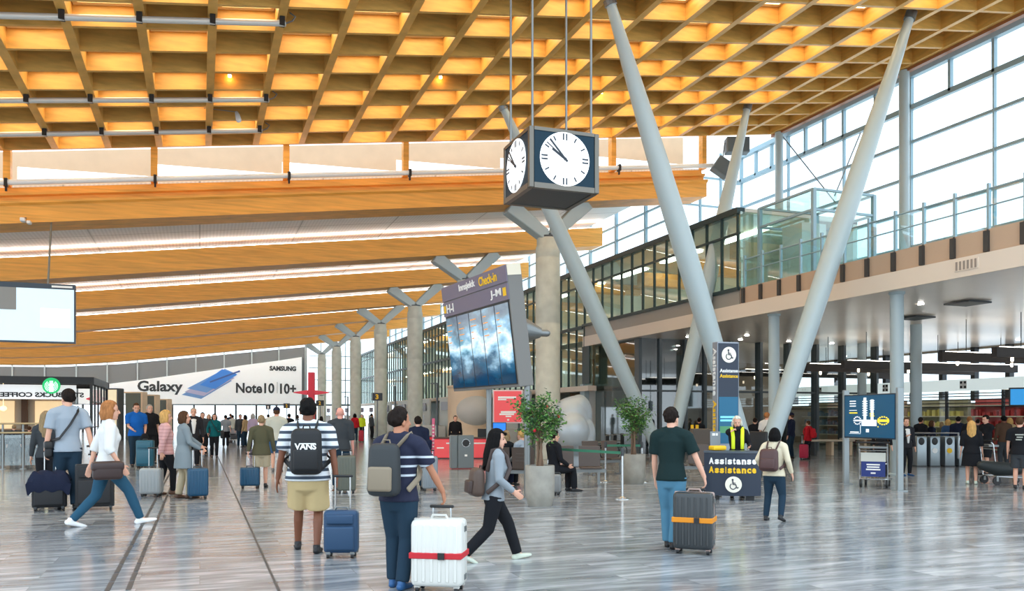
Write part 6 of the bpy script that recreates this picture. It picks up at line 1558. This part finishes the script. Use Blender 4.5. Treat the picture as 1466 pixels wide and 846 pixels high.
for sg in (-1,1):
    for r0 in (0.12,0.17,0.22): tube(b, [Mg @ Vector((sg*r0*math.cos(a), r0*math.sin(a)-0.02, 0.016)) for a in (0.9,0.4,-0.1,-0.6,-1.0)], 0.013, 5)
box(b, (-0.08,-0.24,0.012), (0.08,-0.06,0.022), Mg)
obj('logo_figure', b, LW, lg)
b = BM(); box(b, (X0-X1,Yb2-Ya-0.6,0), (-1.5,Yb2-Ya-0.4,2.8)); obj('back_wall', b, mat('kiosk_wall', srgb(206,190,168), 0.6), t)
for k in range(5):
    b = BM(); x = -11.2+2.0*k; box(b, (x-0.12,Yb2-Ya-0.75,0), (x+0.12,Yb2-Ya-0.6,2.6)); obj('wall_post', b, mat('kiosk_brown', srgb(110,78,56), 0.6), t)
    b = BM(); box(b, (x+0.4,Yb2-Ya-0.68,1.1), (x+1.6,Yb2-Ya-0.6,2.3)); obj('menu_board', b, emis('menu_warm', srgb(246,214,164), 0.7), t)
b = BM(); box(b, (X0-X1,3.0,0), (-2.2,3.7,1.05)); obj('counter', b, mat('kiosk_counter', srgb(60,56,54), 0.5), t)
b = BM(); box(b, (X0-X1,2.95,1.05), (-2.15,3.75,1.1)); obj('counter_top', b, mat('kiosk_top', srgb(150,116,84), 0.4), t)
for k in range(4):
    b = BM(); x = -10.0+2.2*k; tube(b, [(x,2.0,KH-0.2),(x,2.0,2.0)], 0.012, 6); ell(b, (x,2.0,1.95), (0.13,0.13,0.11)); obj('pendant_lamp', b, emis('pendant_glow', srgb(255,226,170), 1.6), t, True)
for k, (px, foot, top, c, hr, lb) in enumerate(((58,662,606,'white','dark','customer in white sitting low at the coffee kiosk counter'),(20,664,608,'charcoal','ash','customer in dark grey at the left of the coffee kiosk counter'),(42,663,610,'brown','brown','customer in brown jacket in the middle of the coffee kiosk counter'))):
    person(lb, px, foot, top, 20*k-20, 'm' if k else 'f', 'fair', hr, 'short', c, 'long', 'black', 'long', 'black', vox=0.022)
# glass balustrade at the left
t = thing('glass_barrier', 'glass barrier with two timber rails in front of the coffee kiosk', 'barrier', (0,0,0))
pa = G(4, 672); pb = W(62, 668, DY(62, pa.y)); pa.z = pb.z = 0
t.location = pa
L_ = pb.x-pa.x
for x in (0.0, L_*0.5, L_, -1.6):
    b = BM(); tube(b, [(x,0,0),(x,0,1.42)], 0.03, 10, rnd=False); cyl(b, (x,0,0), 0.09, 0.02, 16); obj('post', b, PST2, t, True)
b = BM()
for z, r in ((1.40,0.03),(1.12,0.03)): tube(b, [(-1.6,-0.05,z),(L_,-0.05,z)], r, 10, rnd=False)
obj('handrail', b, mat('rail_timber', srgb(190,170,130), 0.4), t, True)
for x0_, x1_ in ((-1.55,-0.05),(0.05,L_*0.5-0.05),(L_*0.5+0.05,L_-0.05)):
    b = BM(); box(b, (x0_,-0.008,0.12), (x1_,0.008,1.05)); obj('pane', b, RG, t)
# red direction signs, a bar with a winged plate
def red_sign(label, px, ytop, ybar, wl, d, tall):
    p = W(px, ybar, d); k = d/F
    t = thing('red_sign', label, 'sign', (p.x,p.y,0), -AL)
    zt_ = W(px, ytop, d).z
    b = BM(); rbox(b, (0,0,zt_/2), (9*k,0.22,zt_), 0.02, 2); obj('sign_bar', b, mat('sign_red', srgb(208,28,52), 0.35, emit=0.12, ecol=srgb(208,28,52)), t)
    b = BM()
    for sg in (-1,1):
        z = p.z; P = [(sg*5*k,-0.13,z-3.5*k),(sg*wl*k,-0.13,z-0.6*k),(sg*wl*k,-0.13,z+0.6*k),(sg*5*k,-0.13,z+3.5*k)]
        prism(b, P, (0,0.26,0))
    obj('winged_plate', b, mat('sign_red2', srgb(222,52,70), 0.35, emit=0.12, ecol=srgb(222,52,70)), t)
    b = BM(); rbox(b, (0,0,0.03), (0.9,0.6,0.06), 0.02, 1); obj('base', b, DKGREY, t)
red_sign('tall red cross-shaped sign standing behind the man with the lettered backpack', 446, 533, 562, 25, 46.0, 1)
red_sign('red sign with pointed plate behind the coffee kiosk corner', 139, 558, 571, 14, 46.0, 1)
# numbered signs
for px, py, w_, h_, s_, d, lb in ((540,568,15,11,'3',46,'black sign with yellow 3 hung before the fourth column'),(458,577,11,8,'2',60,'black sign with yellow 2 right of the red cross sign'),(410.5,581,9,7,'2',80,'small black sign with yellow 2 below the end of the banner'),(384,583,7,6,'1',84,'small black sign with pale 1 below the banner')):
    M = facing(px, py, d); k = d/F
    zz = M.translation.z; M.translation.z = 0
    t = thing_m('number_sign', lb, 'sign', M, 'row number signs')
    b = BM(); rbox(b, (0,zz,0), (w_*k,h_*k,0.10), 0.01, 1); obj('sign_box', b, mat('sign_black', srgb(36,38,46), 0.4), t)
    text('lettering', s_, 0.3, YEL if s_ != '1' else WHT, t, None, M=Matrix.Translation((0,zz,0.055)), fit=(h_*k*0.4,h_*k*0.66), bold=0.012)
    b = BM(); tube(b, [(0,0,-0.05),(0,zz,-0.05)], 0.04, 8, rnd=False); cyl(b, (0,0,0), 0.2, 0.03, M=Matrix.Rotation(-pi/2,4,'X')); obj('post', b, GREYM, t)
# lamp posts and check-in machines in the far hall
for k, (px, yt, d, lb) in enumerate(((626,549,40,'thin dark post with a short arm beside the third column'),(566,552,50,'thin dark post with a white lamp near the fourth column'),(498,568,64,'slim dark post left of the fifth column'),(463,566,69,'slim white post right of the red cross sign'))):
    p = W(px, 600, d); p.z = 0; zt_ = W(px, yt, d).z
    t = thing('lamp_post', lb, 'post', p, -AL, 'slim posts in the far hall')
    b = BM(); tube(b, [(0,0,0),(0,0,zt_)], 0.05, 10, rnd=False); cyl(b, (0,0,0), 0.18, 0.03); obj('pole', b, STEELD if k != 3 else WHITE, t, True)
    b = BM(); cbox(b, (-0.14,0,zt_), (0.36,0.08,0.06)); obj('arm', b, STEELD if k != 1 else WHITE, t)
# row of self-service machines with flags of colour
KC = [(206,208,210),(196,204,206),(226,226,224),(180,190,196)]
base_ = None
for k in range(13):
    px = 470+11.6*k+ (k%3)*1.6; d = 82-1.3*k; p = W(px, 600, d); p.z = 0
    if base_ is None:
        t = thing('check_in_machine', '', 'machine', p, -AL)
        b = BM(); rbox(b, (0,0,0.55), (0.42,0.32,1.1), 0.02, 1); c1 = obj('machine_body', b, mat('machine_grey', srgb(206,210,210), 0.4), t)
        b = BM(); rbox(b, (0,-0.02,1.45), (0.46,0.10,0.66), 0.02, 1); c2 = obj('machine_screen', b, mat('machine_dark', srgb(206,212,216), 0.3), t)
        b = BM(); tube(b, [(0,0.05,1.1),(0,0.05,2.2)], 0.03, 8, rnd=False); cbox(b, (0,0.05,2.25), (0.34,0.06,0.40)); c3 = obj('machine_sign', b, mat('machine_sign', srgb(150,152,170), 0.4), t)
        base_ = (t, c1, c2, c3)
    else:
        t = base_[0].copy(); COL.objects.link(t)
        for c in base_[1:]: q = c.copy(); COL.objects.link(q); q.parent = t
    t.location = p
    tag(t, 'grey self-service check-in machine, %s in the row beyond the columns' % ORD[k], 'machine', 'check-in machines')
# white counters row in the far hall below the glass facade
for k in range(6):
    y = 44+7*k; t = thing('check_in_counter', 'pale check-in counter below the green glass facade, %s counted from the red board' % ORD[k], 'counter', (15.6, y, 0), 0, 'check-in counters')
    b = BM(); rbox(b, (0,0,0.5), (0.7,4.0,1.0), 0.03, 1); obj('counter_body', b, mat('counter_white', srgb(226,224,216), 0.5), t)
    b = BM(); rbox(b, (1.1,0,1.5), (0.12,4.2,3.0), 0.02, 1); obj('back_panel', b, mat('counter_back', srgb(196,200,194), 0.5), t)
    b = BM(); rbox(b, (0.95,0,2.4), (0.1,2.4,0.6), 0.02, 1); obj('header_screen', b, mat('counter_screen', srgb(150,152,160), 0.4), t)
# glass display cabinets near the left centre
for k, (px, x0p, x1p, yt, lb) in enumerate(((160,150,172,557,'tall lit cream cabinet behind the woman in white'),(194,184,206,562,'dark glass cabinet right of the lit cream cabinet'),(216,208,224,566,'smaller dark cabinet behind the man in black'),(232,226,244,572,'lowest cabinet in the row behind the pink-jacketed woman'))):
    d = 58.0+2*k; k_ = d/F; p = W(px, 600, d); p.z = 0; w_ = (x1p-x0p)*k_; h_ = EYE+(HY-yt)*k_
    t = thing('display_cabinet', lb, 'cabinet', p, -AL, 'display cabinets in the far hall')
    b = BM(); rbox(b, (0,0,h_/2), (w_,0.8,h_), 0.03, 1); obj('cabinet_body', b, mat('cab_%d' % (k > 0), srgb(*((236,222,190) if k == 0 else (96,104,98))), 0.5, emit=0.35 if k == 0 else 0, ecol=srgb(255,236,190)), t)
    b = BM(); rbox(b, (w_*0.56,0,h_/2), (w_*0.12,0.84,h_*1.01), 0.02, 1); rbox(b, (0,0,h_), (w_*1.2,0.86,0.10), 0.02, 1); obj('cabinet_frame', b, DKGREY if k == 0 else CREAM, t)
# ================================================================== FAR TRAVELLERS
far = [
 # px, foot, top, ang, sex, hair, style, shirt, sleeve, pants, legs, label
 (323,640,594,0,'m','dark','short','greymarl','short','black','long','man in grey t-shirt beyond the woman with the teal top'),
 (333,632,594,10,'m','dark','short','offwhite','long','charcoal','long','traveller in pale top with a loaded trolley in the far hall'),
 (344,640,593,170,'m','black','short','charcoal','long','darkjeans','long','man in dark top left of the tan jacket in the far hall'),
 (351,640,594,-60,'f','dark','bob','tan','long','darkjeans','long','woman in tan jacket in the far hall beyond the man in olive'),
 (362,642,592,15,'f','grey','bob','lilac','long','purple','long','woman in lilac top just left of the man in olive jacket'),
 (330,628,592,20,'m','brown','short','navy','long','black','long','man in navy behind the loaded trolley in the far hall'),
 (384,632,593,0,'m','dark','short','beige','long','charcoal','long','man in beige between the olive jacket and the navy cap'),
 (414,640,592,-10,'m','black','short','black','long','black','long','traveller in black right of the man in navy cap'),
 (460,640,596,30,'f','dark','bob','charcoal','long','black','long','woman in dark grey beyond the striped t-shirt man'),
 (508,632,592,0,'f','black','bob','red','long','darkjeans','long','person in red top and blue jeans in the far hall'),
 (518,628,593,175,'m','dark','short','hivis','long','black','long','worker in yellow hi-vis jacket beside a red suitcase'),
 (532,628,592,60,'m','black','short','charcoal','long','black','long','person in dark clothes right of the hi-vis worker'),
 (545,620,594,0,'f','brown','bob','pink','long','charcoal','long','person in pink top below the black number sign'),
 (556,622,595,-20,'m','dark','short','tan','long','charcoal','long','person in tan jacket right of the pink top in the far hall'),
 (500,618,595,40,'m','brown','short','lilac','long','black','long','person in lilac just left of the red top in the far hall'),
 (590,622,594,0,'m','dark','short','black','long','black','long','person in black seen between the navy jacket and the columns'),
 (299,640,593,178,'f','blond','bob','suit','long','black','long','woman in dark suit walking beside the teal-topped woman'),
 (288,632,594,0,'m','brown','short','navy','long','black','long','man in navy far behind the grey-coated woman'),
 (227,640,593,40,'m','grey','short','black','long','black','long','man in black far behind the pink-jacketed woman'),
 (426,630,594,60,'f','dark','bob','greytee','long','charcoal','long','woman in grey far behind the striped t-shirt man'),
]
for px, foot, top, ang, sx, hr, hs, sh_, sl, pn, lg_, lb in far:
    person(lb, px, foot, top, ang, sx, 'fair', hr, hs, sh_, sl, pn, lg_, 'black', vox=0.026)
suitcase('bright red suitcase in front of the hi-vis worker in the far hall', 517, 633, 7, 17, 0, SC_('cherry',190,20,50), 'hard', 0.2, 0.25)
t, p = trolley('luggage trolley stacked with bags far behind the teal-topped woman', 337, 634, 100, False)
for k, (z, c, lb) in enumerate(((0.22,(60,64,70),'dark bag at the bottom of the far loaded trolley'),(0.55,(150,150,156),'grey bag on top of the far loaded trolley'))):
    b = BM(); rbox(b, (0,0,0.16), (0.62,0.42,0.30), 0.07, 3); o = obj('travel_bag', b, mat('bag_%d' % k, srgb(*c), 0.6), None, True); o.location = (p.x,p.y,z); o.rotation_euler = (0,0,-AL-1.7); tag(o, lb, 'bag')
# ------------------------------------------------------------------ people under the mezzanine
grp = [
 (1098,668,590,30,'m','ginger','short','white','short','beige','long','fair','man in white t-shirt with a dark strap, right of the strut foot'),
 (1133,656,591,-70,'m','brown','cap','navy','long','darkjeans','long','fair','man in navy jacket and brown cap, right of the white t-shirt'),
 (1157,658,602,-60,'f','brown','short','red','long','black','slim','fair','traveller in red jacket with a red backpack and pink suitcase'),
 (1081,662,598,0,'m','dark','short','black','long','black','long','fair','person in black behind the office chair and helper'),
 (1001,655,598,20,'m','black','short','black','long','black','long','tan','person in black standing at the glass core behind the cabinet'),
 (1318,664,597,30,'m','dark','short','black','long','black','long','tan','man in black leaning at the leftmost card gate'),
 (1334,664,602,60,'f','brown','bob','navy','long','black','long','fair','woman in navy jacket behind the second card gate'),
 (1348,658,604,-40,'f','ash','bob','olive','long','black','long','fair','woman in olive between the card gates'),
 (1357,662,600,20,'f','blond','bob','midblue','long','black','long','fair','woman in blue behind the yellow-marked gate'),
 (1372,664,596,0,'m','dark','short','navy','long','black','long','fair','broad man in navy jacket behind the card gates'),
 (1388,668,596,0,'f','ginger','bun','black','long','black','long','fair','person in black behind the person in short black dress'),
 (1412,680,594,-130,'m','dark','short','black','short','black','shorts','fair','man in black t-shirt with folded arms looking down'),
 (1437,668,595,-20,'m','black','short','brown','long','charcoal','long','brown','man in brown top in the queue before the red wall'),
 (1460,700,597,10,'m','brown','short','black','short','charcoal','shorts','fair','man in black t-shirt and shorts at the right edge, seen from behind'),
 (1446,662,598,0,'f','blond','bob','tan','long','black','long','fair','woman in tan in the queue near the right edge'),
 (1400,660,600,10,'m','dark','crop','charcoal','long','black','long','fair','man in charcoal behind the man with folded arms'),
]
for px, foot, top, ang, sx, hr, hs, sh_, sl, pn, lg_, sk, lb in grp:
    kw = {}
    if 'folded' in lb: kw = dict(hands=((0.10,0.26,0.24),(-0.10,0.28,0.26)), nod=18, face=True)
    J = person(lb, px, foot, top, ang, sx, sk, hr, hs, sh_, sl, pn, lg_, 'black', vox=0.018, build=1.15 if px in (1372,1460,1412) else 1.0, **kw)
    if px == 1157: backpack(J, 'red backpack on the traveller in red jacket', CL['red'], None, 0.30, 0.44, 0.17)
    if px == 1098: sling(J, 'dark shoulder bag on the man in white t-shirt', 'shoulder_bag', 'bag', BLACK, (-0.26,0.05,0.02), (0.12,0.24,0.26), 1)
    if px == 1460:
        b = BM(); 
        for x0, x1, z in ((-0.09,0.09,0.42),(-0.06,0.07,0.36),(-0.08,0.05,0.30)): cbox(b, J['T'](0.02+(x0+x1)/2,-0.150,z), (x1-x0,0.006,0.030))
        b.transform(Matrix.Scale(J['s'],4)); obj('shirt_print', b, mat('print_grey', srgb(176,180,172), 0.7), J['o'])
suitcase('pink-red suitcase beside the traveller in red jacket', 1151, 658, 12, 22, 10, SC_('pinkred',186,36,70), 'hard', 0.35, 0.25)
person('woman in short black dress seen from behind, in front of the card gates', 1391, 693, 602, 0, 'f', 'fair', 'blond', 'long', 'black', 'elbow', 'black', 'long', 'pale', skirt=0.40, vox=0.018, build=1.2)
person('man in dark suit jacket and pale shirt walking beside the map screen post', 1297, 681, 598, 150, 'm', 'fair', 'brown', 'short', 'suit', 'long', 'black', 'slim', 'blue', face=True, front='white', vox=0.016, hands=((-0.26,0.05,-0.08),(0.12,0.26,0.30)))
person('person in black half hidden behind the map screen and trolley', 1262, 682, 592, 30, 'm', 'fair', 'dark', 'short', 'black', 'long', 'black', 'long', 'black', vox=0.018)
bake()
